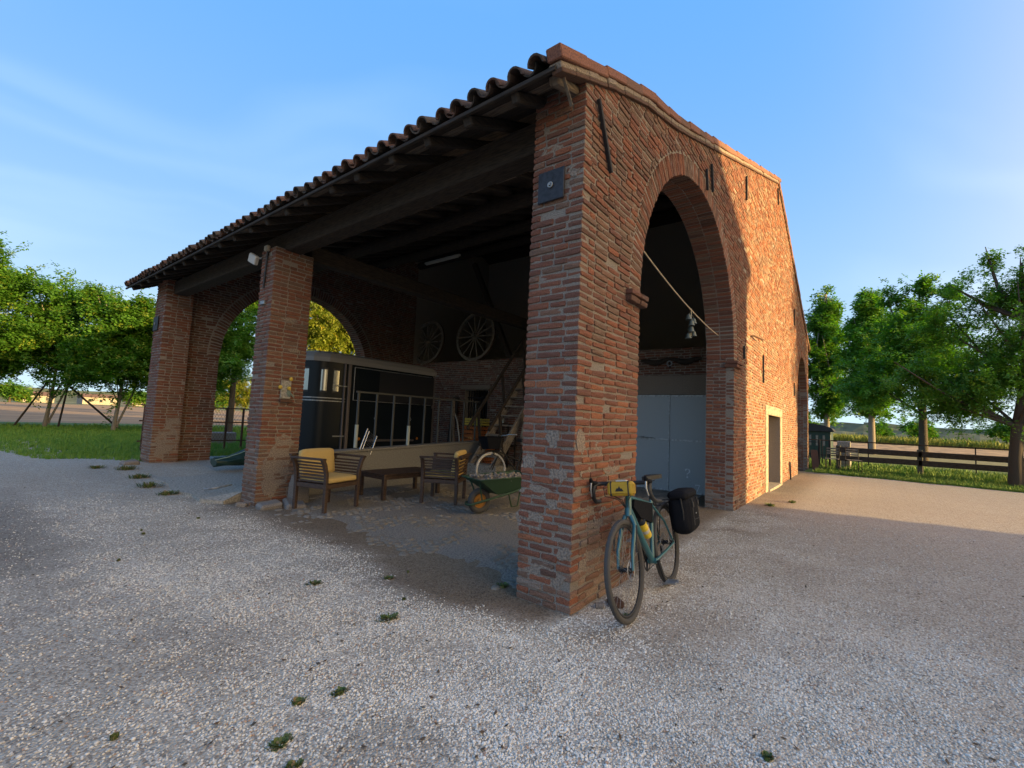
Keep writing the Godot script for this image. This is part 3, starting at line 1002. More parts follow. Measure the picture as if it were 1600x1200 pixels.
func make_barn():
	rng.seed = 404
	for k in 8: brick_meshes.append(brick_mesh(900 + k))
	for c in PAL:
		var m: StandardMaterial3D = M.brick.duplicate()
		m.vertex_color_use_as_albedo = false
		m.albedo_color = (c as Color).linear_to_srgb()
		pal_mats.append(m)
	var barn := thing("barn", "old brick barn with an open portico and a tiled roof", "barn")
	# near gable wall with the corner pillar
	var T := 0.45
	var mb := MB.new()
	var wide := Vector3(0, 0, 0.009)
	gable_core(mb, 0.010, 17.8, -0.0115, -T, [A1 + wide, A2 + wide], [[8.55, 10.4, 1.76]])
	mb.box(Transform3D(Basis.IDENTITY, Vector3(0.36, 1.95, -0.28)), Vector3(0.69, 4.2, 0.42))
	var wall := put("gable_wall", mb, M.mortar, barn)
	var list := []
	var near := func(y, k):
		var s := arch_spans(y, 0.0, 6.2, [A1], [])
		if k % 2 == 0 and not s.is_empty() and s[0][0] < 0.12: s[0][0] = 0.12
		return s
	lay(list, wall, Vector3.ZERO, Vector3(1, 0, 0), Vector3(0, 0, 1), -0.06, 8.0, near, "near", 0.12, true)
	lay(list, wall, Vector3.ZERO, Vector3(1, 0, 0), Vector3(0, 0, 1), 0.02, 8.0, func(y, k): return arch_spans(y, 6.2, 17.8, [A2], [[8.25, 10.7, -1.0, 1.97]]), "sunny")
	lay(list, wall, Vector3(0, 0, -0.5), Vector3(0, 0, 1), Vector3(-1, 0, 0), -0.06, 4.12, func(y, k): return [[0.0, 0.5 if k % 2 == 0 else 0.38]], "near", 0.12, true)
	voussoirs(list, wall, A1, 0.004, T, "near", true)
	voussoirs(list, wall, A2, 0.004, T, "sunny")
	# jambs of the two arches that face the viewer
	lay(list, wall, Vector3(A1.x + A1.z, 0, -T), Vector3(0, 0, 1), Vector3(-1, 0, 0), -0.03, A1.y, func(y, k): return [[0.0, T - 0.125]], "near")
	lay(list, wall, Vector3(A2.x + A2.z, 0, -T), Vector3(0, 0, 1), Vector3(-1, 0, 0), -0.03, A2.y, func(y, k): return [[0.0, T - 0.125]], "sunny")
	# the impost bricks stick out at the spring of the arch
	for q in [[0.84, 1.235, 2.56], [5.17, 5.62, 2.46]]:
		for c in 2:
			var u: float = q[0]
			while u < q[1] - 0.03:
				var L: float = min(0.22, q[1] - u)
				list.append([Transform3D(Basis.from_scale(Vector3(L - 0.008, 0.05, 0.2)), Vector3(u + L * 0.5, q[2] + c * 0.058, -0.045 + c * 0.012)), [5, 6, 1][rng.randi() % 3]])
				u += L
	pool.sort_custom(func(p, q): return (p[0].origin - eye).length_squared() < (q[0].origin - eye).length_squared())
	for i in pool.size():
		var p: Array = pool[i]
		if i < 300: putm("brick", brick_meshes[i % 8], pal_mats[p[1]], p[2], p[0])
		else: list.append([p[0], p[1]])
	brickwork(list, wall)
	# patches where mortar and render still cover the bricks
	var pm := []
	for q in [["A", -0.20, 1.28, 0.055, 0.11], ["A", -0.42, 1.06, 0.06, 0.07], ["A", -0.14, 1.0, 0.09, 0.06], ["A", -0.40, 0.62, 0.13, 0.10], ["A", -0.16, 0.78, 0.08, 0.05], ["A", -0.3, 3.62, 0.12, 0.05], ["A", -0.1, 3.4, 0.05, 0.05], ["A", -0.07, 0.42, 0.06, 0.05], ["G", 0.10, 1.25, 0.07, 0.09], ["G", 0.34, 1.17, 0.12, 0.07], ["G", 0.62, 1.02, 0.16, 0.05], ["G", 0.18, 1.02, 0.09, 0.05], ["G", 0.5, 0.62, 0.16, 0.09], ["G", 0.9, 0.5, 0.2, 0.12], ["G", 0.3, 0.32, 0.2, 0.10], ["A", -0.25, 0.22, 0.2, 0.10], ["A", -0.34, 0.85, 0.14, 0.05], ["G", 0.75, 0.3, 0.25, 0.13], ["G", 0.2, 0.72, 0.12, 0.06], ["G", 0.95, 3.25, 0.05, 0.2], ["G", 1.0, 3.62, 0.05, 0.16], ["G", 0.55, 4.18, 0.22, 0.05], ["G", 1.3, 4.5, 0.25, 0.06], ["G", 2.1, 4.78, 0.2, 0.05], ["G", 3.2, 5.2, 0.3, 0.08], ["G", 4.1, 5.0, 0.12, 0.30], ["G", 4.6, 4.55, 0.10, 0.28], ["G", 5.45, 0.9, 0.14, 0.42], ["G", 5.5, 0.35, 0.2, 0.2], ["G", 7.1, 0.45, 0.5, 0.35], ["G", 7.6, 0.9, 0.25, 0.3]]:
		var ol := PackedVector2Array()
		for k in 18:
			var a := TAU * k / 18.0
			var rr := 1.0 + 0.45 * gn.get_noise_2d(cos(a) * 60.0 + q[1] * 300.0, sin(a) * 60.0 + q[2] * 300.0) + rng.randf_range(-0.12, 0.12)
			ol.append(Vector2(cos(a) * q[3] * rr, sin(a) * q[4] * rr))
		var xf := Transform3D(Basis(Vector3(0, 0, 1), Vector3.UP, Vector3(-1, 0, 0)), Vector3(0.0075 + pm.size() * 0.0003, q[2], q[1])) if q[0] == "A" else Transform3D(Basis.IDENTITY, Vector3(q[1], q[2], -0.0065 - pm.size() * 0.0003))
		pm.append(1)
		mb = MB.new()
		mb.prism(Transform3D.IDENTITY, ol, 0.012)
		put("render_patch", mb, M.render, wall, xf)
	# anchor irons and tie plates
	for q in [[0.17, 4.05, 0.43, 3.54], [3.62, 5.18, 3.70, 4.80], [6.05, 6.13, 6.06, 5.67], [9.95, 7.62, 10.05, 7.22], [7.85, 3.0, 7.86, 2.41], [5.9, 2.9, 5.9, 2.66], [13.3, 5.2, 13.35, 4.7], [13.2, 2.9, 13.2, 2.5], [3.36, 4.98, 3.42, 4.7]]:
		mb = MB.new()
		mb.bar(Vector3(q[0], q[1], 0.018), Vector3(q[2], q[3], 0.018), 0.03, 0.032, 0.004, Vector3(0, 0, 1))
		put("anchor_iron", mb, M.iron, wall)
	mb = MB.new()
	mb.tube([Vector3(6.6, 3.2, -0.05), Vector3(6.6, 3.2, 0.05), Vector3(7.15, 3.21, 0.12)], 0.018, 6)
	put("iron_hook", mb, M.rust, wall)
	for q in [[-0.295, 3.32, 0.25], [-10.55, 3.15, 0.3]]:
		mb = MB.new()
		mb.box(Transform3D(Basis.IDENTITY, Vector3(-0.014, q[1], q[0])), Vector3(0.018, q[2] + 0.01, q[2]), 0.004)
		var pl := put("tie_plate", mb, M.plate, barn)
		mb = MB.new()
		mb.torus(Transform3D(Basis(Vector3(0, 0, 1), Vector3.UP, Vector3(-1, 0, 0)), Vector3(-0.032, q[1], q[0])), 0.02, 0.007, 16, 6)
		mb.box(Transform3D(Basis.IDENTITY, Vector3(-0.028, q[1] + 0.008, q[0] - 0.006)), Vector3(0.012, 0.02, 0.02), 0.004)
		put("ring_bolt", mb, M.zinc, pl)
	# doorway in the sunny wall: plastered frame, jambs and threshold
	mb = MB.new()
	mb.box(Transform3D(Basis.IDENTITY, Vector3(9.48, 1.865, -0.09)), Vector3(2.46, 0.21, 0.2), 0.012)
	put("lintel", mb, M.plaster, wall)
	for x in [8.40, 10.55]:
		mb = MB.new()
		mb.box(Transform3D(Basis.IDENTITY, Vector3(x, 0.86, -0.09)), Vector3(0.30, 1.80, 0.2), 0.012)
		put("door_jamb", mb, M.plaster, wall)
	mb = MB.new()
	mb.box(Transform3D(Basis.IDENTITY, Vector3(9.48, 0.05, -0.1)), Vector3(1.85, 0.12, 0.3), 0.015)
	put("threshold", mb, M.plaster, wall)
	mb = MB.new()
	mb.box(Transform3D(Basis.IDENTITY, Vector3(9.6, 0.88, -0.62)), Vector3(1.7, 1.76, 0.04), 0.004)
	put("door_leaf", mb, M.grey_wood, wall)
	mb = MB.new()
	mb.bar(Vector3(12.0, 0.0, 0.05), Vector3(12.1, 0.55, 0.02), 0.04, 0.05)
	put("iron_stake", mb, M.iron, wall)
	# the second and third pillars
	for q in [[-5.6, -5.15, 0.6, 3.82, 0.0], [-10.75, -10.1, 0.52, 4.1, 0.12]]:
		mb = MB.new()
		mb.box(Transform3D(Basis.IDENTITY, Vector3(q[2] * 0.5, q[3] * 0.5 - 0.05, (q[0] + q[1]) * 0.5)), Vector3(q[2] - 0.024, q[3] + 0.08, q[1] - q[0] - 0.024))
		var pil := put("brick_pillar", mb, M.mortar, barn)
		var pl := []
		var w: float = q[1] - q[0]
		lay(pl, pil, Vector3(0, 0, q[0]), Vector3(0, 0, 1), Vector3(-1, 0, 0), q[4] - 0.05, q[3], func(y, k): return [[0.0, w if k % 2 == 0 else w - 0.12]], "pillar")
		lay(pl, pil, Vector3(0, 0, q[1]), Vector3(1, 0, 0), Vector3(0, 0, 1), q[4] - 0.05, q[3], func(y, k): return [[0.12 if k % 2 == 0 else 0.0, q[2]]], "pillar")
		lay(pl, pil, Vector3(q[2], 0, q[0]), Vector3(0, 0, -1), Vector3(1, 0, 0), q[4] - 0.05, q[3], func(y, k): return [[-w + 0.125, -0.01]], "pillar")
		brickwork(pl, pil)
		var zz: float = q[1]
		for e in [[0.28, 0.55, 0.2, 0.3], [0.36, 0.9, 0.14, 0.14], [0.2, 0.28, 0.12, 0.14], [0.3, 2.75, 0.12, 0.035], [0.4, 2.3, 0.1, 0.03]]:
			var ol := PackedVector2Array()
			for k in 18:
				var a := TAU * k / 18.0
				var rr := 1.0 + rng.randf_range(-0.2, 0.2)
				ol.append(Vector2(cos(a) * e[2] * rr + e[0], sin(a) * e[3] * rr))
			mb = MB.new()
			mb.prism(Transform3D.IDENTITY, ol, 0.012)
			put("render_patch", mb, M.render, pil, Transform3D(Basis.IDENTITY, Vector3(0, q[4] + e[1], zz - 0.004 - 0.004 * e[0])))
	# far gable wall, seen from inside
	mb = MB.new()
	gable_core(mb, 0.3, 17.8, -10.31, -10.75, [A3 + wide], [])
	var far := put("gable_wall", mb, M.mortar, barn)
	var fl := []
	lay(fl, far, Vector3(0, 0, -10.3), Vector3(1, 0, 0), Vector3(0, 0, 1), 0.1, 6.6, func(y, k): return arch_spans(y, 0.53, 7.0, [A3], []), "inside")
	voussoirs(fl, far, A3, -10.298, 0.45, "inside")
	lay(fl, far, Vector3(A3.x + A3.z, 0, -10.75), Vector3(0, 0, 1), Vector3(-1, 0, 0), 0.1, A3.y, func(y, k): return [[0.0, 0.32]], "inside")
	brickwork(fl, far)
	# cross wall below the hay loft
	mb = MB.new()
	for q in [[-10.3, -7.75, 0.0, 3.1], [-7.75, -6.85, 2.25, 3.1], [-6.85, -2.5, 0.0, 3.1], [-2.5, -0.78, 2.08, 3.1], [-0.78, -0.44, 0.0, 3.1]]:
		mb.box(Transform3D(Basis.IDENTITY, Vector3(7.12, (q[2] + q[3]) * 0.5 - 0.02, (q[0] + q[1]) * 0.5)), Vector3(0.4, q[3] - q[2] + 0.04, q[1] - q[0]))
	var cross := put("cross_wall", mb, M.mortar, barn)
	var cl := []
	lay(cl, cross, Vector3(6.91, 0, 0), Vector3(0, 0, 1), Vector3(-1, 0, 0), 0.0, 3.1, func(y, k):
		var cuts := [-10.3, -0.45]
		if y < 2.25: return [[-10.3, -7.75], [-6.85, -2.5], [-0.78, -0.45]] if y < 2.08 else [[-10.3, -7.75], [-6.85, -0.45]]
		return [[-10.3, -0.45]], "inside")
	brickwork(cl, cross)
	mb = MB.new()
	mb.box(Transform3D(Basis.IDENTITY, Vector3(6.88, 2.3, -7.3)), Vector3(0.08, 0.14, 1.15), 0.01)
	put("door_lintel", mb, M.render, cross)
	mb = MB.new()
	mb.box(Transform3D(Basis.IDENTITY, Vector3(6.895, 2.30, -1.5)), Vector3(0.03, 0.42, 2.05), 0.006)
	put("plaster_band", mb, M.render, cross)
	mb = MB.new()
	for k in 9: mb.bar(Vector3(7.05, 0.1, -7.7 + k * 0.1), Vector3(7.05, 2.25, -7.7 + k * 0.1), 0.02, 0.02, 0.0)
	for y in [0.5, 1.3, 2.0]: mb.bar(Vector3(7.05, y, -7.75), Vector3(7.05, y, -6.85), 0.03, 0.03, 0.0)
	put("door_grille", mb, M.iron, cross)
	# the loft floor and the walls that close the building
	mb = MB.new()
	mb.box(Transform3D(Basis.IDENTITY, Vector3(9.1, 3.02, -5.4)), Vector3(3.6, 0.16, 9.7))
	put("loft_floor", mb, M.old_wood, barn)
	mb = MB.new()
	mb.box(Transform3D(Basis.IDENTITY, Vector3(10.7, 3.8, -5.4)), Vector3(0.3, 7.6, 9.7))
	put("inner_wall", mb, M.mortar, barn)
	mb = MB.new()
	mb.box(Transform3D(Basis.IDENTITY, Vector3(17.6, 2.3, -5.4)), Vector3(0.4, 4.6, 9.7))
	put("back_wall", mb, M.mortar, barn)
	make_roof(barn)
	# blue-grey metal door under the loft
	var door := thing("metal_door", "blue-grey sheet metal door with pale frame bars in the arch", "door", Transform3D(Basis.IDENTITY, Vector3(6.86, 0.02, 0)))
	for q in [[-1.62, -0.82, 0.02, 1.10], [-2.42, -1.62, 0.02, 1.10], [-1.62, -0.82, 1.10, 2.04], [-2.42, -1.62, 1.10, 2.04]]:
		mb = MB.new()
		mb.box(Transform3D(Basis.IDENTITY, Vector3(0, (q[2] + q[3]) * 0.5, (q[0] + q[1]) * 0.5)), Vector3(0.012, q[3] - q[2] - 0.004, q[1] - q[0] - 0.004), 0.0)
		put("panel", mb, M.door_paint, door)
	for q in [[Vector3(-0.012, 2.04, -2.44), Vector3(-0.012, 2.04, -0.80)], [Vector3(-0.012, 1.10, -2.44), Vector3(-0.012, 1.10, -0.80)], [Vector3(-0.012, 0.04, -2.44), Vector3(-0.012, 0.04, -0.80)], [Vector3(-0.014, 0.0, -1.62), Vector3(-0.014, 2.06, -1.62)], [Vector3(-0.014, 0.0, -0.81), Vector3(-0.014, 2.06, -0.81)], [Vector3(-0.014, 0.0, -2.43), Vector3(-0.014, 2.06, -2.43)]]:
		mb = MB.new()
		mb.bar(q[0], q[1], 0.026, 0.04, 0.003, Vector3(1, 0, 0) if absf(q[0].y - q[1].y) > 0.5 else Vector3.UP)
		put("frame_bar", mb, M.door_frame, door)
	mb = MB.new()
	mb.tube([Vector3(-0.05, 1.12, -2.36), Vector3(-0.05, 1.12, -1.95)], 0.012, 8)
	mb.box(Transform3D(Basis.IDENTITY, Vector3(-0.035, 1.12, -2.2)), Vector3(0.03, 0.06, 0.08), 0.004)
	put("bolt", mb, M.zinc, door)
	for q in [["?", -1.22, 0.42, 0.26], ["7", -1.02, 0.14, 0.2]]:
		var tm := TextMesh.new()
		tm.text = q[0]
		tm.font_size = 64
		tm.pixel_size = q[3] / 64.0
		tm.depth = 0.002
		var sf := SystemFont.new()
		sf.font_names = PackedStringArray(["Droid Serif"])
		tm.font = sf
		putm("chalk_mark", tm, mat("chalk", lin(0.68, 0.72, 0.74), 0.9), door, Transform3D(Basis(Vector3(0, 0, 1), Vector3.UP, Vector3(-1, 0, 0)), Vector3(-0.0085, q[2], q[1])))

func tile_mesh(r0: float, r1: float, length: float) -> ArrayMesh:
	var mb := MB.new()
	mb.colored = true
	var S := 8
	var th := 0.014
	for i in S:
		var a := PI * i / S
		var b := PI * (i + 1) / S
		var P := []
		for q in [[0.0, r0, a], [length, r1, a], [length, r1, b], [0.0, r0, b]]:
			P.append([Vector3(q[0], sin(q[2]) * q[1], cos(q[2]) * q[1]), Vector3(q[0], sin(q[2]) * (q[1] - th), cos(q[2]) * (q[1] - th)), Vector3(0, sin(q[2]), cos(q[2]))])
		mb.squad(P[0][0], P[0][2], P[1][0], P[1][2], P[2][0], P[2][2], P[3][0], P[3][2])
		mb.squad(P[3][1], -P[3][2], P[2][1], -P[2][2], P[1][1], -P[1][2], P[0][1], -P[0][2])
		mb.face([P[0][0], P[0][1], P[3][1], P[3][0]], Vector3(1, 0, 0))
		mb.face([P[1][0], P[1][1], P[2][1], P[2][0]], Vector3(-1, 0, 0))
	for s in [[r0, r1, 1.0], [r0, r1, -1.0]]:
		mb.face([Vector3(0, 0, s[2] * s[0]), Vector3(length, 0, s[2] * s[1]), Vector3(length, 0, s[2] * (s[1] - th)), Vector3(0, 0, s[2] * (s[0] - th))], Vector3(0, 1, 0))
	return mb.mesh()

# points along the roof line from x0 to x1, every step metres of slope: [x, y, direction]
func roof_steps(up: bool, step: float) -> Array:
	var pts := []
	var line := ROOF.slice(0, 7) if up else ROOF.slice(6, 10)
	if not up: line.reverse()
	var carry := 0.0
	for i in line.size() - 1:
		var a: Vector2 = line[i]
		var b: Vector2 = line[i + 1]
		var l := (b - a).length()
		var d := (b - a) / l
		var s := carry
		while s < l:
			pts.append([a + d * s, d])
			s += step
		carry = s - l
	return pts

func make_roof(barn: Node):
	rng.seed = 31
	var roof := Node3D.new()
	roof.name = "roof"
	barn.add_child(roof)
	var cover := tile_mesh(0.073, 0.062, 0.45)
	var tones := [Color(0.10, 0.065, 0.05), Color(0.14, 0.075, 0.052), Color(0.075, 0.06, 0.05), Color(0.19, 0.095, 0.062), Color(0.11, 0.085, 0.068), Color(0.27, 0.115, 0.075)]
	var tmats := []
	for c in tones:
		var m: StandardMaterial3D = M.tile.duplicate()
		m.vertex_color_use_as_albedo = false
		m.albedo_color = c.linear_to_srgb()
		tmats.append(m)
	var list := []
	for up in [true, false]:
		for sp in roof_steps(up, 0.36):
			var p: Vector2 = sp[0]
			var d: Vector2 = sp[1]
			var X := Vector3(d.x, d.y, 0)
			var Z := Vector3(0, 0, 1) if up else Vector3(0, 0, -1)
			var Y := Z.cross(X)
			var z := -0.17
			while z > -11.45:
				for kind in 2:
					var zz := z - (0.103 if kind == 1 else 0.0) + rng.randf_range(-0.008, 0.008)
					var b := Basis(X, Y, Z) * Basis.from_euler(Vector3(rng.randf_range(-0.035, 0.035), rng.randf_range(-0.03, 0.03), 0.03 + rng.randf_range(-0.015, 0.015)))
					if kind == 1: b = b * Basis(Vector3(1, 0, 0), PI)
					var o := Vector3(p.x, p.y, zz) + Y * ((0.105 if kind == 1 else 0.062) + rng.randf_range(-0.006, 0.006)) + X * (rng.randf_range(-0.03, 0.02) - (0.0 if kind == 1 else 0.03))
					list.append([Transform3D(b, o), rng.randi() % 5, cover])
				z -= 0.206
	list.sort_custom(func(a, b): return (a[0].origin - eye).length_squared() < (b[0].origin - eye).length_squared())
	var xfs := []
	var cols := []
	for i in list.size():
		var q: Array = list[i]
		if i < 270: putm("roof_tile", q[2], tmats[q[1]], roof, q[0])
		else:
			xfs.append(q[0]); cols.append(tones[q[1]])
	multi("roof_tiles", cover, M.tile, xfs, cols, roof)
	# verge of the near gable: a row of red tiles bedded in mortar over a thin drip course
	for up in [true, false]:
		for sp in roof_steps(up, 0.40):
			var p: Vector2 = sp[0]
			var d: Vector2 = sp[1]
			var X := Vector3(d.x, d.y, 0)
			var Z := Vector3(0, 0, 1) if up else Vector3(0, 0, -1)
			var Y := Z.cross(X)
			var b := Basis(X, Y, Z) * Basis.from_euler(Vector3(rng.randf_range(-0.02, 0.02), rng.randf_range(-0.01, 0.01), -0.035 + rng.randf_range(-0.012, 0.012)))
			var vb := MB.new()
			vb.box(Transform3D.IDENTITY, Vector3(0.415, rng.randf_range(0.08, 0.095), 0.13), 0.008)
			put("verge_tile", vb, tmats[5] if rng.randf() < 0.8 else tmats[3], roof, Transform3D(b, Vector3(p.x, p.y, -0.032 + rng.randf_range(-0.005, 0.005)) + Y * (0.078 + rng.randf_range(-0.005, 0.005)) + X * 0.2))
	var mb := MB.new()
	var drip := MB.new()
	for i in ROOF.size() - 1:
		var a := Vector3(ROOF[i].x, ROOF[i].y, 0)
		var b := Vector3(ROOF[i + 1].x, ROOF[i + 1].y, 0)
		var n := int(ceil((b - a).length() / 0.25))
		for k in n:
			var p := a.lerp(b, float(k) / n)
			var q := a.lerp(b, float(k + 1) / n)
			var dz := rng.randf_range(-0.008, 0.008)
			mb.bar(p + Vector3(0, 0.012 + rng.randf_range(-0.006, 0.006), -0.035 + dz), q + Vector3(0, 0.012, -0.035 + dz), 0.11, 0.05, 0.008)
			drip.bar(p + Vector3(0, -0.034, -0.02 + dz * 0.5), q + Vector3(0, -0.034, -0.02 + dz * 0.5), 0.09, 0.03, 0.004)
	put("verge_mortar", mb, M.render, roof)
	put("drip_course", drip, M.rust, roof)
	# ridge tiles
	var ridge := tile_mesh(0.13, 0.115, 0.5)
	var rx := []
	var rc := []
	for k in 26:
		rx.append(Transform3D(Basis(Vector3(0, 0, -1), Vector3.UP, Vector3(1, 0, 0)), Vector3(10.1, 7.99, -0.12 - k * 0.42)))
		rc.append(tones[rng.randi() % 6])
	multi("ridge_tiles", ridge, M.tile, rx, rc, roof)
	# boards on rafters: single planks where the eave shows them, then a closed deck
	var s := 0.0
	var steps := roof_steps(true, 0.178)
	for i in steps.size():
		var p: Vector2 = steps[i][0]
		var d: Vector2 = steps[i][1]
		if p.x > 1.9: break
		var z := -0.08
		while z > -11.3:
			var L := rng.randf_range(1.6, 2.9)
			L = min(L, z + 11.4)
			mb = MB.new()
			mb.box(Transform3D.IDENTITY, Vector3(L - 0.01, 0.022, 0.166), 0.002)
			var X := Vector3(0, 0, -1)
			var Zz := Vector3(d.x, d.y, 0)
			var Y := Zz.cross(X)
			put("roof_plank", mb, M.pale_board if rng.randf() < 0.38 else M.old_wood, roof, Transform3D(Basis(X, Y, Zz), Vector3(p.x + d.x * 0.09, p.y + d.y * 0.09 + 0.004, z - L * 0.5)))
			z -= L
	mb = MB.new()
	for i in range(5, ROOF.size() - 1):
		mb.bar(Vector3(ROOF[i].x if i > 5 else 1.9, ry(ROOF[i].x if i > 5 else 1.9) + 0.004, -5.7), Vector3(ROOF[i + 1].x, ROOF[i + 1].y + 0.004, -5.7), 11.0, 0.024, 0.0)
	mb.bar(Vector3(1.9, ry(1.9) + 0.004, -5.7), Vector3(3.74, 5.514, -5.7), 11.0, 0.024, 0.0)
	put("roof_deck", mb, M.old_wood, roof)
	for k in 21:
		var z := -0.42 - k * 0.53 + rng.randf_range(-0.04, 0.04)
		mb = MB.new()
		for i in 6:
			var a: Vector2 = ROOF[i]
			var b: Vector2 = ROOF[i + 1]
			mb.bar(Vector3(a.x + (0.03 if i == 0 else 0.0), a.y - 0.050, z), Vector3(b.x + 0.02, b.y - 0.044, z), rng.randf_range(0.075, 0.10), 0.085, 0.012)
		put("rafter", mb, M.old_wood, roof)
	mb = MB.new()
	mb.box(Transform3D.IDENTITY, Vector3(11.38, 0.036, 0.03), 0.004)
	put("eave_board", mb, M.old_wood, roof, Transform3D(Basis(Vector3(0, 0, -1), Vector3.UP, Vector3(1, 0, 0)), Vector3(-0.405, 3.955, -5.72)))
	# beams
	mb = MB.new()
	mb.box(Transform3D.IDENTITY, Vector3(10.4, 0.29, 0.26), 0.02)
	put("front_beam", mb, M.old_wood, roof, Transform3D(Basis(Vector3(0, 0, -1), Vector3.UP, Vector3(1, 0, 0)), Vector3(0.27, 3.935, -5.45)))
	for x in [2.35, 4.7, 7.05]:
		mb = MB.new()
		var pts := []
		for k in 9: pts.append(Vector3(k * 1.28 - 5.12, rng.randf_range(-0.02, 0.02), rng.randf_range(-0.02, 0.02)))
		mb.tube(pts, 0.12, 10)
		put("purlin", mb, M.old_wood, roof, Transform3D(Basis(Vector3(0, 0, -1), Vector3.UP, Vector3(1, 0, 0)), Vector3(x, ry(x) - 0.235, -5.4)))
	mb = MB.new()
	mb.box(Transform3D.IDENTITY, Vector3(6.5, 0.26, 0.22), 0.02)
	put("tie_beam", mb, M.old_wood, roof, Transform3D(Basis.IDENTITY, Vector3(3.85, 3.93, -5.38)))
	mb = MB.new()
	mb.bar(Vector3(7.2, 6.2, -7.9), Vector3(7.2, 3.12, -6.3), 0.14, 0.14, 0.01)
	put("strut", mb, M.old_wood, roof)
	mb = MB.new()
	mb.bar(Vector3(7.15, 6.3, -5.38), Vector3(7.15, 3.1, -5.38), 0.4, 0.4, 0.01)
	put("post", mb, M.mortar, roof)
	# splintered rafter end and scraps under the corner of the eave
	mb = MB.new()
	mb.bar(Vector3(-0.33, 3.945, -0.10), Vector3(0.1, 4.10, -0.12), 0.08, 0.07, 0.012)
	mb.bar(Vector3(-0.30, 3.95, -0.03), Vector3(-0.17, 3.80, -0.03), 0.025, 0.01, 0.002)
	put("broken_rafter", mb, M.pale_board, roof)

func make_farmhouse():
	# stands behind the viewer: its shade lies over the yard, its roof edge over the gable
	var t := Vector2(sun_to.x / sun_to.z, sun_to.y / Vector2(sun_to.x, sun_to.z).length())
	var z0 := 34.0
	var dx := z0 * t.x
	var dy := z0 / sun_to.z * sun_to.y
	var ex := 6.25 + dx
	var ey := 4.35 + dy
	var rise := 0.44
	var hx := 7.2
	var house := thing("farmhouse", "large plastered farmhouse with a gabled tile roof behind the yard", "house")
	var ol := PackedVector2Array([Vector2(ex, -0.1), Vector2(ex, ey), Vector2(ex - hx, ey + rise * hx), Vector2(ex - 2.0 * hx, ey), Vector2(ex - 2.0 * hx, -0.1)])
	var mb := MB.new()
	mb.prism(Transform3D(Basis.IDENTITY, Vector3(0, 0, z0 + 6.0)), ol, 12.0)
	var w := put("wall", mb, M.house_wall, house)
	for s in [-1.0, 1.0]:
		mb = MB.new()
		mb.bar(Vector3(ex - hx, ey + rise * hx + 0.14, z0 + 6.0), Vector3(ex - hx + s * (hx + 0.3), ey - rise * 0.3 + 0.14, z0 + 6.0), 12.8, 0.2, 0.02)
		put("roof", mb, M.house_roof, house)
	for fl in 3:
		for k in 4:
			mb = MB.new()
			mb.box(Transform3D(Basis.IDENTITY, Vector3(ex - 2.5 - k * 3.2, 2.0 + fl * 3.1, z0 - 0.01)), Vector3(0.95, 1.5, 0.06))
			var win := put("window", mb, M.dark_glass, house)
			for s in [-1.0, 1.0]:
				mb = MB.new()
				mb.box(Transform3D(Basis.IDENTITY, Vector3(ex - 2.5 - k * 3.2 + s * 0.75, 2.0 + fl * 3.1, z0 - 0.05)), Vector3(0.5, 1.56, 0.05), 0.01)
				put("shutter", mb, M.shutter, win)

# ---------------------------------------------------------------- things
func v3(x, y, z) -> Vector3:
	return Vector3(x, y, z)

func at(x: float, y: float, z: float, yaw := 0.0) -> Transform3D:
	return Transform3D(Basis(Vector3.UP, yaw), Vector3(x, y, z))

# a wire-spoked wheel about the local z axis
func spokes(mb: MB, c: Vector3, R: float, r: float, n: int, th: float, off: float):
	for k in n:
		var a := TAU * k / n
		var b := a + (0.5 if k % 2 else -0.5)
		var s := off if (k / 2) % 2 == 0 else -off
		mb.tube([c + v3(cos(b) * r, sin(b) * r, s), c + v3(cos(a) * R, sin(a) * R, 0)], th, 3, false)

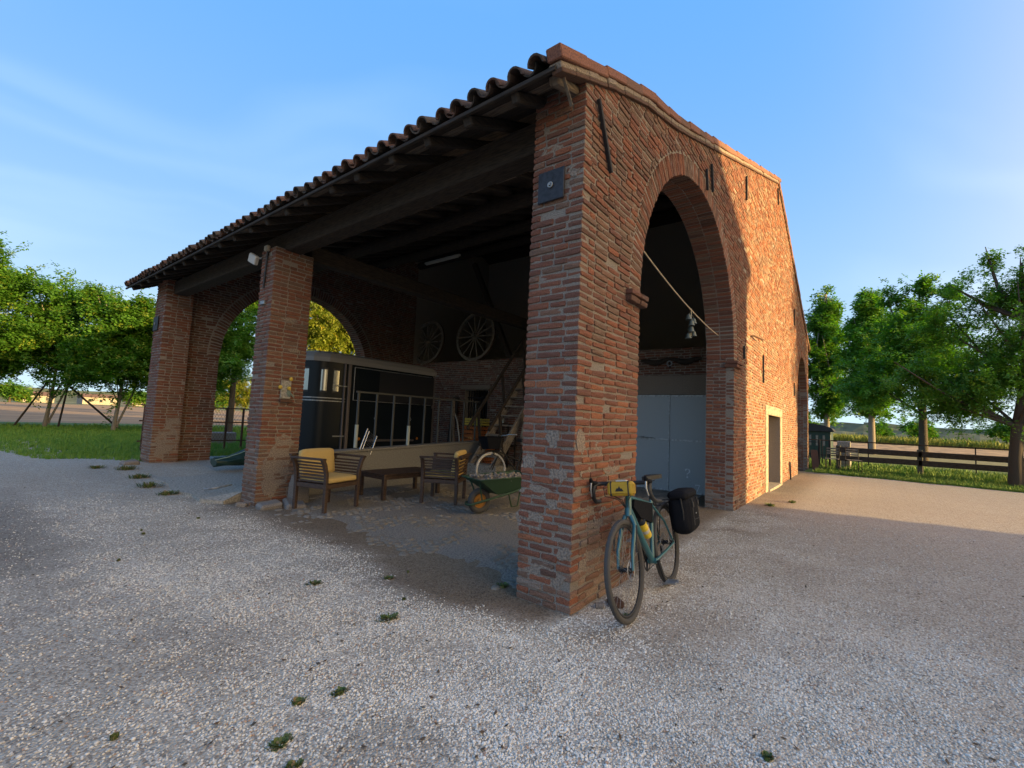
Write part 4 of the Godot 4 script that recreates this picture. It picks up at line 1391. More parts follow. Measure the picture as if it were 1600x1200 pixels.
func make_bicycle():
	var back := v3(1.225, 0.012, 0.325)
	var front := v3(0.20, 0.012, 0.385)
	var x := (front - back).normalized()
	var z := x.cross(Vector3.UP).normalized()
	var lean := deg_to_rad(8.2)
	var up := Vector3.UP * cos(lean) + z * sin(lean)
	var side := x.cross(up)
	var xf := Transform3D(Basis(x, up, side), back)
	var t := thing("touring_bicycle", "teal drop-bar touring bicycle leaning on the near brick pillar", "bicycle", xf)
	var R := 0.35
	var ra := v3(0, R, 0)
	var fa := v3(1.03, R, 0)
	var mb := MB.new()
	for c in [fa, ra]:
		mb = MB.new()
		var wheel := Node3D.new()
		wheel.name = "wheel"
		t.add_child(wheel, true)
		wheel.position = c
		mb.torus(Transform3D.IDENTITY, R - 0.02, 0.0205, 64, 10)
		for k in 90:
			var a := TAU * k / 90.0
			for s in [-1, 1]:
				mb.box(Transform3D(Basis(Vector3(0, 0, 1), a), v3(cos(a) * (R - 0.003), sin(a) * (R - 0.003), s * 0.009)), v3(0.005, 0.012, 0.007))
		put("tyre", mb, M.rubber, wheel)
		mb = MB.new()
		mb.torus(Transform3D.IDENTITY, R - 0.047, 0.0115, 64, 8, 0.85)
		put("rim", mb, M.black, wheel)
		mb = MB.new()
		spokes(mb, Vector3.ZERO, R - 0.055, 0.024, 28, 0.0011, 0.024)
		put("spokes", mb, M.alloy, wheel)
		mb = MB.new()
		mb.tube([v3(0, 0, -0.05), v3(0, 0, 0.05)], 0.017, 12)
		mb.tube([v3(0, 0, -0.03), v3(0, 0, -0.026)], 0.03, 14)
		mb.tube([v3(0, 0, 0.026), v3(0, 0, 0.03)], 0.03, 14)
		put("hub", mb, M.black, wheel)
		mb = MB.new()
		mb.torus(Transform3D(Basis.IDENTITY, v3(0, 0, -0.042)), 0.068, 0.009, 32, 4, 0.12)
		for k in 5:
			var a := TAU * k / 5.0
			mb.bar(v3(cos(a) * 0.02, sin(a) * 0.02, -0.042), v3(cos(a + 0.4) * 0.062, sin(a + 0.4) * 0.062, -0.042), 0.003, 0.008, 0.0, Vector3(0, 0, 1))
		put("brake_disc", mb, M.alloy, wheel)
	var bb := v3(0.435, 0.285, 0)
	var st := v3(0.295, 0.76, 0)
	var ht := v3(0.805, 0.868, 0)
	var hb := v3(0.853, 0.728, 0)
	mb = MB.new()
	mb.tube([ht, hb], [0.023, 0.026], 14)
	mb.tube([hb.lerp(ht, 0.2), hb.lerp(bb, 0.5), bb], [0.027, 0.028, 0.024], 14)
	mb.tube([ht.lerp(hb, 0.22), st.lerp(bb, 0.08)], [0.020, 0.016], 12)
	mb.tube([bb, st], [0.018, 0.0165], 12)
	mb.tube([bb + v3(0, 0, -0.036), bb + v3(0, 0, 0.036)], 0.023, 14)
	for s in [-1.0, 1.0]:
		mb.tube([st.lerp(bb, 0.1) + v3(0, 0, s * 0.012), v3(0.14, 0.56, s * 0.045), ra + v3(0, 0, s * 0.066)], [0.010, 0.009, 0.008], 8)
		mb.tube([bb + v3(-0.02, 0, s * 0.026), v3(0.25, 0.315, s * 0.05), ra + v3(0, 0, s * 0.066)], [0.013, 0.011, 0.009], 8)
	put("frame", mb, M.teal, t)
	mb = MB.new()
	mb.tube([hb, hb + v3(0.012, -0.03, 0)], 0.026, 12)
	for s in [-1.0, 1.0]:
		mb.tube([hb + v3(0.008, -0.02, s * 0.02), hb + v3(0.03, -0.09, s * 0.05), fa + v3(-0.03, 0.12, s * 0.055), fa + v3(0, 0, s * 0.055)], [0.018, 0.017, 0.014, 0.010], 10)
	put("fork", mb, M.teal, t)
	# cages and bags on the fork legs
	mb = MB.new()
	for s in [-1.0, 1.0]:
		mb.tube([fa + v3(-0.09, 0.30, s * 0.085), fa + v3(-0.03, 0.12, s * 0.085)], 0.006, 6)
	put("fork_cage", mb, M.black, t)
	# stem, drop bar with hoods and levers
	mb = MB.new()
	var cl := v3(0.865, 0.95, 0)
	mb.tube([ht, ht + v3(-0.018, 0.055, 0)], 0.019, 12)
	mb.tube([ht + v3(-0.016, 0.048, 0), cl], 0.017, 12)
	put("stem", mb, M.black, t)
	mb = MB.new()
	for s in [-1.0, 1.0]:
		mb.tube([cl, cl + v3(0, 0, s * 0.10), cl + v3(-0.005, 0.0, s * 0.18), cl + v3(0.03, 0.002, s * 0.208), cl + v3(0.085, -0.008, s * 0.215), cl + v3(0.105, -0.05, s * 0.219), cl + v3(0.085, -0.105, s * 0.228), cl + v3(0.03, -0.135, s * 0.236), cl + v3(-0.05, -0.142, s * 0.242)], [0.0155, 0.016, 0.0165, 0.0165, 0.0165, 0.0165, 0.0165, 0.0165, 0.0165], 10)
	put("handlebar", mb, M.black, t)
	for s in [-1.0, 1.0]:
		mb = MB.new()
		mb.tube([cl + v3(0.05, 0.008, s * 0.214), cl + v3(0.10, 0.012, s * 0.215), cl + v3(0.135, 0.032, s * 0.214), cl + v3(0.142, 0.052, s * 0.213)], [0.018, 0.0185, 0.016, 0.010], 10)
		var hood := put("hood", mb, M.nylon, t)
		mb = MB.new()
		mb.tube([cl + v3(0.135, 0.022, s * 0.214), cl + v3(0.152, -0.03, s * 0.216), cl + v3(0.135, -0.085, s * 0.222)], [0.008, 0.007, 0.005], 6)
		put("brake_lever", mb, M.alloy, hood)
	mb = MB.new()
	for q in [[0.055, -0.04, 0.10], [0.07, -0.055, 0.06], [0.05, -0.03, -0.09], [0.06, -0.06, 0.14]]:
		var a := v3(0.0, -0.01, q[2])
		mb.tube([cl + a, cl + a + v3(q[0], q[1] * 0.2, 0.01), cl + a + v3(q[0] * 1.2, q[1] - 0.02, 0.0), cl + v3(0.04, -0.12, q[2] * 0.35), hb + v3(0.015, 0.04, q[2] * 0.1)], 0.0035, 6)
	mb.torus(Transform3D(Basis(Vector3.UP, 0.4), cl + v3(0.03, -0.05, 0.1)), 0.05, 0.0035, 24, 5)
	put("cables", mb, M.black, t)
	# saddle and post
	mb = MB.new()
	mb.tube([st, v3(0.255, 0.905, 0)], 0.0136, 10)
	put("seat_post", mb, M.black, t)
	mb = MB.new()
	var ol := PackedVector2Array([Vector2(0.40, -0.018), Vector2(0.405, 0.018), Vector2(0.30, 0.03), Vector2(0.20, 0.068), Vector2(0.135, 0.072), Vector2(0.125, 0.0), Vector2(0.135, -0.072), Vector2(0.20, -0.068), Vector2(0.30, -0.03)])
	mb.prism(Transform3D(Basis(Vector3(1, 0, 0), PI / 2.0), v3(0, 0.945, 0)), ol, 0.035)
	mb.tube([v3(0.18, 0.915, 0.02), v3(0.33, 0.91, 0.02)], 0.004, 6)
	mb.tube([v3(0.18, 0.915, -0.02), v3(0.33, 0.91, -0.02)], 0.004, 6)
	put("saddle", mb, M.black, t)
	# drivetrain
	mb = MB.new()
	mb.torus(Transform3D(Basis.IDENTITY, bb + v3(0, 0, 0.045)), 0.078, 0.008, 36, 4, 0.25)
	for k in 5:
		var a := TAU * k / 5.0
		mb.bar(bb + v3(0, 0, 0.045), bb + v3(cos(a) * 0.074, sin(a) * 0.074, 0.045), 0.004, 0.016, 0.001, Vector3(0, 0, 1))
	put("chainring", mb, M.black, t)
	mb = MB.new()
	for k in 6: mb.torus(Transform3D(Basis.IDENTITY, ra + v3(0, 0, 0.026 + k * 0.004)), 0.075 - k * 0.008, 0.004, 30, 4, 0.3)
	put("cassette", mb, M.alloy, t)
	mb = MB.new()
	mb.tube([ra + v3(0, 0.05, 0.042), bb + v3(0, 0.08, 0.045)], 0.004, 4)
	mb.tube([ra + v3(0.02, -0.12, 0.042), bb + v3(0, -0.08, 0.045)], 0.004, 4)
	mb.tube([ra + v3(0.01, -0.03, 0.05), ra + v3(0.03, -0.12, 0.045)], 0.011, 8)
	put("derailleur", mb, M.black, t)
	for s in [1.0, -1.0]:
		var d := v3(-0.25, -0.97, 0) if s < 0 else v3(0.25, 0.97, 0)
		mb = MB.new()
		mb.tube([bb + v3(0, 0, s * 0.05), bb + d * 0.172 + v3(0, 0, s * 0.072)], [0.015, 0.011], 8)
		var cr := put("crank", mb, M.black, t)
		mb = MB.new()
		var pc: Vector3 = bb + d * 0.172 + v3(0, 0, s * 0.125)
		mb.box(Transform3D(Basis.IDENTITY, pc + v3(0.045, 0, 0)), v3(0.012, 0.018, 0.09), 0.003)
		mb.box(Transform3D(Basis.IDENTITY, pc - v3(0.045, 0, 0)), v3(0.012, 0.018, 0.09), 0.003)
		mb.box(Transform3D(Basis.IDENTITY, pc + v3(0, 0, 0.04)), v3(0.09, 0.014, 0.01), 0.003)
		mb.box(Transform3D(Basis.IDENTITY, pc - v3(0, 0, 0.04)), v3(0.09, 0.014, 0.01), 0.003)
		mb.tube([pc - v3(0, 0, 0.055), pc + v3(0, 0, 0.045)], 0.009, 8)
		put("pedal", mb, M.alloy, cr)
	# frame bag, rear rack
	mb = MB.new()
	var fb := PackedVector2Array([Vector2(0.345, 0.735), Vector2(0.76, 0.815), Vector2(0.79, 0.76), Vector2(0.66, 0.66), Vector2(0.385, 0.58)])
	mb.prism(Transform3D.IDENTITY, fb, 0.055)
	put("frame_bag", mb, M.nylon, t)
	mb = MB.new()
	for s in [-1.0, 1.0]:
		mb.tube([ra + v3(0.0, 0.02, s * 0.07), v3(-0.02, 0.70, s * 0.06)], 0.005, 6)
		mb.tube([ra + v3(-0.02, 0.02, s * 0.07), v3(-0.16, 0.70, s * 0.06)], 0.005, 6)
		mb.tube([v3(0.20, 0.70, s * 0.055), v3(-0.20, 0.70, s * 0.055)], 0.006, 6)
	mb.tube([v3(-0.20, 0.70, 0.055), v3(-0.20, 0.70, -0.055)], 0.006, 6)
	mb.tube([v3(0.20, 0.70, 0.055), v3(0.20, 0.70, -0.055)], 0.006, 6)
	mb.tube([v3(0.20, 0.70, 0.0), v3(0.28, 0.74, 0.0)], 0.006, 6)
	put("rear_rack", mb, M.black, t)
	# things carried on it
	mb = MB.new()
	var bc := bb.lerp(hb, 0.42) + v3(-0.075, 0.085, 0)
	var bd := (hb - bb).normalized()
	var bx := Transform3D(Basis(bd.cross(Vector3(0, 0, 1)), bd, Vector3(0, 0, 1)), Vector3.ZERO)
	mb.lathe(bx, [Vector2(0.0, -0.09), Vector2(0.033, -0.088), Vector2(0.036, -0.07), Vector2(0.036, 0.03), Vector2(0.031, 0.045), Vector2(0.036, 0.06), Vector2(0.034, 0.085)], 20)
	var bot := thing("water_bottle", "yellow water bottle with a black cap in the bicycle frame", "bottle", xf * Transform3D(Basis.IDENTITY, bc))
	put("bottle_body", mb, M.yellow_gloss, bot)
	mb = MB.new()
	mb.lathe(bx, [Vector2(0.036, 0.082), Vector2(0.036, 0.1), Vector2(0.018, 0.108), Vector2(0.012, 0.125), Vector2(0.0, 0.126)], 18)
	put("cap", mb, M.black, bot)
	mb = MB.new()
	mb.lathe(bx, [Vector2(0.0364, -0.03), Vector2(0.0364, 0.005)], 18)
	put("label_band", mb, M.white_paint, bot)
	# handlebar bag with straps and a dark mountain mark
	var hbg := thing("handlebar_bag", "yellow handlebar bag with black straps and a dark peak mark", "bag", xf * Transform3D(Basis.IDENTITY, cl + v3(0.075, -0.035, 0)))
	mb = MB.new()
	mb.box(Transform3D(Basis(Vector3(0, 0, 1), 0.12), Vector3.ZERO), v3(0.085, 0.105, 0.205), 0.028)
	put("pouch", mb, M.yellow, hbg)
	for s in [-1.0, 1.0]:
		mb = MB.new()
		mb.box(Transform3D(Basis(Vector3(0, 0, 1), 0.12), v3(0.0, 0.0, s * 0.068)), v3(0.09, 0.11, 0.010), 0.004)
		put("strap", mb, M.straps, hbg)
	mb = MB.new()
	mb.prism(Transform3D(Basis(Vector3(0, 0, -1), Vector3.UP, Vector3(1, 0, 0)).rotated(Vector3(0, 0, 1), 0.12), v3(0.0432, 0.004, 0)), PackedVector2Array([Vector2(-0.034, -0.02), Vector2(0.034, -0.02), Vector2(0.016, 0.004), Vector2(0.010, -0.002), Vector2(0.0, 0.02), Vector2(-0.012, 0.0), Vector2(-0.018, 0.006)]), 0.002)
	mb.box(Transform3D(Basis(Vector3(0, 0, 1), 0.12), v3(0.0445, -0.028, 0)), v3(0.0015, 0.006, 0.06))
	put("peak_mark", mb, M.straps, hbg)
	mb = MB.new()
	mb.box(Transform3D(Basis(Vector3(0, 0, 1), 0.12), v3(0, 0.057, -0.01)), v3(0.05, 0.012, 0.08), 0.004)
	put("map_pocket", mb, M.white_paint, hbg)
	# pannier on the side away from the wall
	var pan := thing("pannier_bag", "black roll-top pannier hanging on the rear rack", "bag", xf * Transform3D(Basis.IDENTITY, v3(-0.08, 0.60, -0.17)))
	mb = MB.new()
	mb = pillow(v3(0.36, 0.33, 0.19), 0.07)
	put("bag_body", mb, M.nylon, pan)
	mb = MB.new()
	mb = pillow(v3(0.39, 0.075, 0.17), 0.033)
	put("rolled_top", mb, M.nylon, pan, Transform3D(Basis.IDENTITY, v3(-0.005, 0.165, 0)))
	for s in [-0.09, 0.09]:
		mb = MB.new()
		mb.box(Transform3D(Basis.IDENTITY, v3(s, 0.02, -0.102)), v3(0.022, 0.23, 0.004), 0.0)
		put("buckle_strap", mb, M.straps, pan)
	for sx in [-0.09, 0.09]:
		mb = MB.new()
		mb.box(Transform3D(Basis.IDENTITY, v3(sx, 0.08, -0.106)), v3(0.034, 0.045, 0.012), 0.004)
		put("buckle", mb, M.black, pan)
		mb = MB.new()
		mb.tube([v3(0.185 * signf(sx), 0.15, -0.03), v3(0.19 * signf(sx), 0.03, -0.04), v3(0.175 * signf(sx), -0.10, -0.03)], 0.008, 5)
		put("side_strap", mb, M.straps, pan)
	mb = MB.new()
	mb.box(Transform3D(Basis(Vector3(0, 0, 1), 0.05), v3(0, -0.05, -0.104)), v3(0.2, 0.006, 0.008), 0.002)
	put("pocket_seam", mb, M.straps, pan)
	mb = MB.new()
	mb.box(Transform3D(Basis.IDENTITY, v3(0.02, 0.0, -0.1085)), v3(0.03, 0.01, 0.003), 0.0)
	put("reflector", mb, M.zinc, pan)

func armchair(label: String, xf: Transform3D):
	# local: seat faces +z, x across; arms flare outwards
	var t := thing("armchair", label, "chair", xf, "slatted armchairs in the portico")
	var W := 0.30
	var D := 0.27
	var mb: MB
	for s in [-1.0, 1.0]:
		for q in [1.0, -1.0]:
			mb = MB.new()
			# leg runs up into the flared arm post
			var pts := [v3(s * W, 0.0, q * D), v3(s * W, 0.36, q * D), v3(s * (W + 0.012), 0.52, q * D), v3(s * (W + 0.045), 0.63, q * D), v3(s * (W + 0.085), 0.70, q * D)]
			for k in 4: mb.bar(pts[k], pts[k + 1] + (pts[k + 1] - pts[k]).normalized() * 0.008, 0.05, 0.05, 0.005, Vector3(0, 0, 1))
			put("leg", mb, M.teak, t)
		for k in 7:
			var y := 0.40 + k * 0.042
			var o: float = 0.0 if y < 0.5 else (y - 0.5) * (y - 0.5) * 1.75
			mb = MB.new()
			mb.bar(v3(s * (W + o), y, -D), v3(s * (W + o), y, D), 0.016, 0.024, 0.003)
			put("arm_slat", mb, M.teak, t)
		mb = MB.new()
		mb.bar(v3(s * (W + 0.088), 0.71, -D - 0.02), v3(s * (W + 0.088), 0.71, D + 0.035), 0.07, 0.026, 0.006)
		put("armrest", mb, M.teak, t)
		mb = MB.new()
		mb.bar(v3(s * W, 0.34, -D), v3(s * W, 0.34, D), 0.03, 0.06, 0.004)
		put("side_rail", mb, M.teak, t)
	for q in [D, -D]:
		mb = MB.new()
		mb.bar(v3(-W, 0.34, q), v3(W, 0.34, q), 0.03, 0.06, 0.004)
		put("front_rail" if q > 0 else "back_rail", mb, M.teak, t)
	for k in 6:
		mb = MB.new()
		mb.bar(v3(-W, 0.42 + k * 0.055, -D - 0.01 - k * 0.008), v3(W, 0.42 + k * 0.055, -D - 0.01 - k * 0.008), 0.016, 0.03, 0.003)
		put("back_slat", mb, M.teak, t)
	mb = MB.new()
	mb.bar(v3(-W - 0.09, 0.735, -D - 0.06), v3(W + 0.09, 0.735, -D - 0.06), 0.05, 0.03, 0.006)
	put("top_rail", mb, M.teak, t)
	for k in 5:
		mb = MB.new()
		mb.bar(v3(-W, 0.365, -0.2 + k * 0.1), v3(W, 0.365, -0.2 + k * 0.1), 0.06, 0.014, 0.002)
		put("seat_slat", mb, M.teak, t)
	# cushions, softened boxes with a bulge
	put("seat_cushion", pillow(v3(0.55, 0.085, 0.54), 0.03), M.cushion, t, Transform3D(Basis.IDENTITY, v3(0, 0.417, 0.01)))
	put("back_cushion", pillow(v3(0.60, 0.36, 0.09), 0.035), M.cushion, t, Transform3D(Basis(Vector3(1, 0, 0), -0.16), v3(0, 0.625, -0.225)))
	return t

# rounded, slightly swollen cushion
func pillow(size: Vector3, r: float) -> MB:
	var mb := MB.new()
	var N := 10
	var P := func(f: int, u: float, w: float) -> Vector3:
		var p := Vector3.ZERO
		var ax := f / 2
		p[ax] = 1.0 if f % 2 == 0 else -1.0
		p[(ax + 1) % 3] = u
		p[(ax + 2) % 3] = w
		var h := size * 0.5
		var c := Vector3(clamp(p.x * h.x, -h.x + r, h.x - r), clamp(p.y * h.y, -h.y + r, h.y - r), clamp(p.z * h.z, -h.z + r, h.z - r))
		var q := Vector3(p.x * h.x, p.y * h.y, p.z * h.z) - c
		var o := c + (q.normalized() * r if q.length() > 1e-6 else Vector3.ZERO)
		var sw := (1.0 - u * u) * (1.0 - w * w) * 0.012
		var nn := Vector3.ZERO
		nn[ax] = p[ax]
		return o + nn * sw
	for f in 6:
		for i in N:
			for j in N:
				var a: float = -1.0 + 2.0 * i / N
				var b: float = -1.0 + 2.0 * (i + 1) / N
				var c: float = -1.0 + 2.0 * j / N
				var d: float = -1.0 + 2.0 * (j + 1) / N
				mb.face([P.call(f, a, c), P.call(f, b, c), P.call(f, b, d), P.call(f, a, d)], Vector3.ZERO)
	return mb

func make_furniture():
	armchair("slatted wooden armchair with pale yellow cushions beside the second pillar", at(0.62, 0.05, -4.33, atan2(0.25, 0.97)))
	armchair("slatted wooden armchair turned away, in front of the wheelbarrow", at(2.25, 0.06, -3.66, atan2(-0.52, -0.85)))
	var t := thing("coffee_table", "low dark wooden coffee table between the two armchairs", "table", at(2.1, 0.06, -4.55))
	var mb: MB
	for k in 6:
		mb = MB.new()
		mb.bar(v3(-0.60, 0.385, -0.28 + k * 0.112), v3(0.60, 0.385, -0.28 + k * 0.112), 0.105, 0.022, 0.003)
		put("top_board", mb, M.teak, t)
	for s in [-1.0, 1.0]:
		for q in [-1.0, 1.0]:
			mb = MB.new()
			mb.bar(v3(s * 0.57, 0.0, q * 0.30), v3(s * 0.57, 0.372, q * 0.30), 0.06, 0.06, 0.004)
			put("leg", mb, M.teak, t)
		mb = MB.new()
		mb.bar(v3(-0.55, 0.34, s * 0.30), v3(0.55, 0.34, s * 0.30), 0.025, 0.06, 0.003)
		put("apron", mb, M.teak, t)
		mb = MB.new()
		mb.bar(v3(s * 0.57, 0.34, -0.28), v3(s * 0.57, 0.34, 0.28), 0.025, 0.06, 0.003)
		put("apron", mb, M.teak, t)

func make_wheelbarrow():
	# local: wheel at the origin, handles towards +x
	var t := thing("wheelbarrow", "green wheelbarrow with an orange wheel rim, loaded with rubble", "wheelbarrow", at(1.98, 0.05, -2.66, atan2(-0.28, 0.96)))
	var mb := MB.new()
	var wheel := Node3D.new()
	wheel.name = "wheel"
	t.add_child(wheel)
	wheel.position = v3(0, 0.18, 0)
	mb.torus(Transform3D.IDENTITY, 0.135, 0.045, 36, 10)
	put("tyre", mb, M.rubber, wheel)
	mb = MB.new()
	mb.lathe(Transform3D(Basis(Vector3(1, 0, 0), PI / 2), Vector3.ZERO), [Vector2(0.0, 0.035), Vector2(0.03, 0.035), Vector2(0.04, 0.012), Vector2(0.085, 0.012), Vector2(0.10, 0.03), Vector2(0.10, -0.03), Vector2(0.085, -0.012), Vector2(0.04, -0.012), Vector2(0.03, -0.035), Vector2(0.0, -0.035)], 24)
	put("rim", mb, M.barrow_rim, wheel)
	for s in [-1.0, 1.0]:
		mb = MB.new()
		mb.tube([v3(-0.2, 0.14, s * 0.03), v3(-0.17, 0.15, s * 0.09), v3(0.0, 0.185, s * 0.1), v3(0.45, 0.30, s * 0.19), v3(1.0, 0.47, s * 0.25), v3(1.35, 0.58, s * 0.28)], 0.016, 8)
		put("handle_tube", mb, M.barrow_green, t)
		mb = MB.new()
		mb.tube([v3(0.62, 0.36, s * 0.21), v3(0.74, 0.0, s * 0.22), v3(0.86, 0.0, s * 0.23), v3(0.96, 0.45, s * 0.24)], 0.012, 8)
		mb.tube([v3(0.66, 0.2, s * 0.21), v3(0.92, 0.25, s * 0.235)], 0.009, 6)
		put("leg", mb, M.barrow_green, t)
		mb = MB.new()
		mb.tube([v3(0.0, 0.18, s * 0.085), v3(-0.05, 0.36, s * 0.10), v3(-0.09, 0.48, s * 0.14)], 0.012, 8)
		put("tray_brace", mb, M.barrow_green, t)
	mb = MB.new()
	mb.tube([v3(-0.2, 0.14, -0.03), v3(-0.2, 0.14, 0.03)], 0.016, 8)
	put("nose_bar", mb, M.barrow_green, t)
	# tray
	mb = MB.new()
	var top := [v3(-0.16, 0.50, -0.26), v3(-0.16, 0.50, 0.26), v3(0.86, 0.54, 0.32), v3(0.86, 0.54, -0.32)]
	var low := [v3(0.22, 0.27, -0.15), v3(0.22, 0.27, 0.15), v3(0.70, 0.34, 0.2), v3(0.70, 0.34, -0.2)]
	for k in 4:
		var j := (k + 1) % 4
		mb.face([top[k], top[j], low[j], low[k]], v3(0.35, 0.45, 0))
	mb.face(low, v3(0.35, 0.45, 0))
	put("tray", mb, M.barrow_green, t)
	mb = MB.new()
	mb.tube([top[0], top[1], top[2], top[3], top[0]], 0.010, 6)
	put("tray_rim", mb, M.barrow_green, t)
	# the load
	mb = MB.new()
	rng.seed = 8
	for k in 130:
		var x := rng.randf_range(-0.10, 0.80)
		var z := rng.randf_range(-0.25, 0.25)
		var s := rng.randf_range(0.02, 0.05)
		mb.box(Transform3D(Basis.from_euler(v3(rng.randf() * 3, rng.randf() * 3, rng.randf() * 3)), v3(x, 0.49 + 0.035 * (1.0 - absf(z) * 3.0) + rng.randf_range(-0.02, 0.02), z)), v3(s, s * rng.randf_range(0.5, 1.0), s * rng.randf_range(0.7, 1.3)), s * 0.2)
	mb.face([v3(-0.12, 0.475, -0.22), v3(-0.12, 0.475, 0.22), v3(0.80, 0.50, 0.28), v3(0.80, 0.50, -0.28)], v3(0, 0, 0))
	tag(put("rubble", mb, M.rubble, self, t.transform), "heap of pale rubble lying in the wheelbarrow", "rubble", "", "stuff")

func make_trailer():
	# rounded nose towards -x; the side with the doors faces +z
	var t := thing("horse_trailer", "blue-black horse trailer with a grey roof under the far bay", "trailer", at(0, 0.17, 0))
	var mb := MB.new()
	var plan := []
	for q in [[5.15, -7.2], [2.62, -7.12], [2.15, -7.12], [1.88, -7.26], [1.74, -7.6], [1.74, -8.2], [1.85, -8.7], [2.2, -9.0], [2.8, -9.05], [5.15, -9.05]]: plan.append(Vector2(q[0], q[1]))
	var wall := func(m: MB, y0: float, y1: float, i0: int, i1: int, off: float, t0 := 0.0, t1 := 1.0):
		for i in range(i0, i1):
			var a: Vector2 = plan[i]
			var b: Vector2 = plan[(i + 1) % plan.size()]
			if i == i0: a = a.lerp(b, t0)
			if i == i1 - 1: b = (plan[i] as Vector2).lerp(b, t1)
			var d := (b - a).normalized()
			var nn := Vector2(-d.y, d.x)
			if nn.dot((a + b) * 0.5 - Vector2(3.0, -8.1)) < 0: nn = -nn
			var vn := func(k: int) -> Vector3:
				var o := Vector2.ZERO
				for e in [-1, 0]:
					var p0: Vector2 = plan[(k + e + plan.size()) % plan.size()]
					var p1: Vector2 = plan[(k + e + 1) % plan.size()]
					var dd := (p1 - p0).normalized()
					var m2 := Vector2(-dd.y, dd.x)
					o += m2 if m2.dot((p0 + p1) * 0.5 - Vector2(3.4, -8.1)) > 0 else -m2
				o = o.normalized()
				return v3(o.x, 0, o.y)
			var fn := v3(nn.x, 0, nn.y)
			var na: Vector3 = vn.call(i) if i >= 2 and i <= 8 else fn
			var nb: Vector3 = vn.call(i + 1) if i + 1 >= 2 and i + 1 <= 8 else fn
			if i == i0 and t0 > 0.0: na = na.lerp(nb, t0).normalized()
			m.squad(v3(a.x + nn.x * off, y0, a.y + nn.y * off), na, v3(a.x + nn.x * off, y1, a.y + nn.y * off), na, v3(b.x + nn.x * off, y1, b.y + nn.y * off), nb, v3(b.x + nn.x * off, y0, b.y + nn.y * off), nb)
	wall.call(mb, 0.42, 2.28, 0, plan.size(), 0.0)
	put("body", mb, M.navy, t)
	mb = MB.new()
	var rp := PackedVector2Array()
	for q in plan: rp.append(Vector2(q.x, -q.y))
	var c := Vector2(3.0, 8.1)
	for lv in [[1.02, 2.27, 1.03, 2.36], [1.03, 2.36, 0.985, 2.45], [0.985, 2.45, 0.86, 2.5]]:
		for i in rp.size():
			var a := rp[i]
			var b := rp[(i + 1) % rp.size()]
			var p := func(q: Vector2, s: float, y: float) -> Vector3: return v3(c.x + (q.x - c.x) * s, y, -(c.y + (q.y - c.y) * s))
			mb.face([p.call(a, lv[0], lv[1]), p.call(b, lv[0], lv[1]), p.call(b, lv[2], lv[3]), p.call(a, lv[2], lv[3])], v3(3, 2.0, -8.1))
	var cap := []
	for q in rp: cap.append(v3(c.x + (q.x - c.x) * 0.86, 2.5, -(c.y + (q.y - c.y) * 0.86)))
	mb.face(cap, v3(3, 0, -8.1))
	put("roof", mb, M.trailer_roof, t)
	# corner post between nose and side, sill and panel trims
	for q in [[2.62, -7.10, 0.07], [2.50, -7.09, 0.035], [5.13, -7.17, 0.06]]:
		mb = MB.new()
		mb.bar(v3(q[0], 0.42, q[1]), v3(q[0], 2.28, q[1] - 0.02), q[2], 0.05, 0.006, Vector3(0, 0, 1))
		put("corner_post", mb, M.trailer_trim, t)
	mb = MB.new()
	mb.box(Transform3D(Basis(Vector3.UP, -0.032), v3(3.9, 1.86, -7.14)), v3(2.3, 0.70, 0.02), 0.006)
	var fl := put("side_flap", mb, M.navy_matt, t)
	for q in [[v3(2.74, 1.5, -7.11), v3(2.74, 2.22, -7.11)], [v3(5.05, 1.5, -7.185), v3(5.05, 2.22, -7.185)], [v3(2.74, 1.5, -7.11), v3(5.05, 1.5, -7.185)], [v3(2.74, 2.22, -7.11), v3(5.05, 2.22, -7.185)]]:
		mb = MB.new()
		mb.tube([q[0], q[1]], 0.010, 6)
		put("flap_trim", mb, M.zinc, fl)
	mb = MB.new()
	mb.box(Transform3D(Basis(Vector3.UP, -0.032), v3(3.9, 0.95, -7.14)), v3(2.3, 0.95, 0.02), 0.006)
	var rp2 := put("ramp", mb, M.navy, t)
	for x in [3.35, 4.35]:
		mb = MB.new()
		mb.torus(Transform3D(Basis.IDENTITY, v3(x, 1.12, -7.115)), 0.028, 0.008, 16, 6)
		mb.box(Transform3D(Basis.IDENTITY, v3(x, 1.16, -7.12)), v3(0.03, 0.05, 0.02), 0.004)
		put("latch", mb, M.zinc, rp2)
	# white waist line, windows and handles on the rounded front door
	for y in [1.44, 1.50]:
		mb = MB.new()
		wall.call(mb, y, y + 0.022, 2, 5, 0.006)
		wall.call(mb, y, y + 0.022, 1, 2, 0.006, 0.15, 1.0)
		put("waist_line", mb, M.zinc, t)
	for q in [[1, 0.52, 0.80], [2, 0.12, 0.52], [3, 0.3, 0.7]]:
		mb = MB.new()
		wall.call(mb, 1.66, 2.10, q[0], q[0] + 1, 0.006, q[1], q[2])
		var w := put("window", mb, M.glass_mirror, t)
		mb = MB.new()
		wall.call(mb, 1.62, 1.66, q[0], q[0] + 1, 0.008, q[1] - 0.03, q[2] + 0.03)
		wall.call(mb, 2.10, 2.14, q[0], q[0] + 1, 0.008, q[1] - 0.03, q[2] + 0.03)
		put("window_frame", mb, M.black, w)
	for y in [1.78, 0.72]:
		mb = MB.new()
		mb.bar(v3(2.30, y, -7.09), v3(2.56, y, -7.07), 0.02, 0.025, 0.004)
		put("door_handle", mb, M.zinc, t)
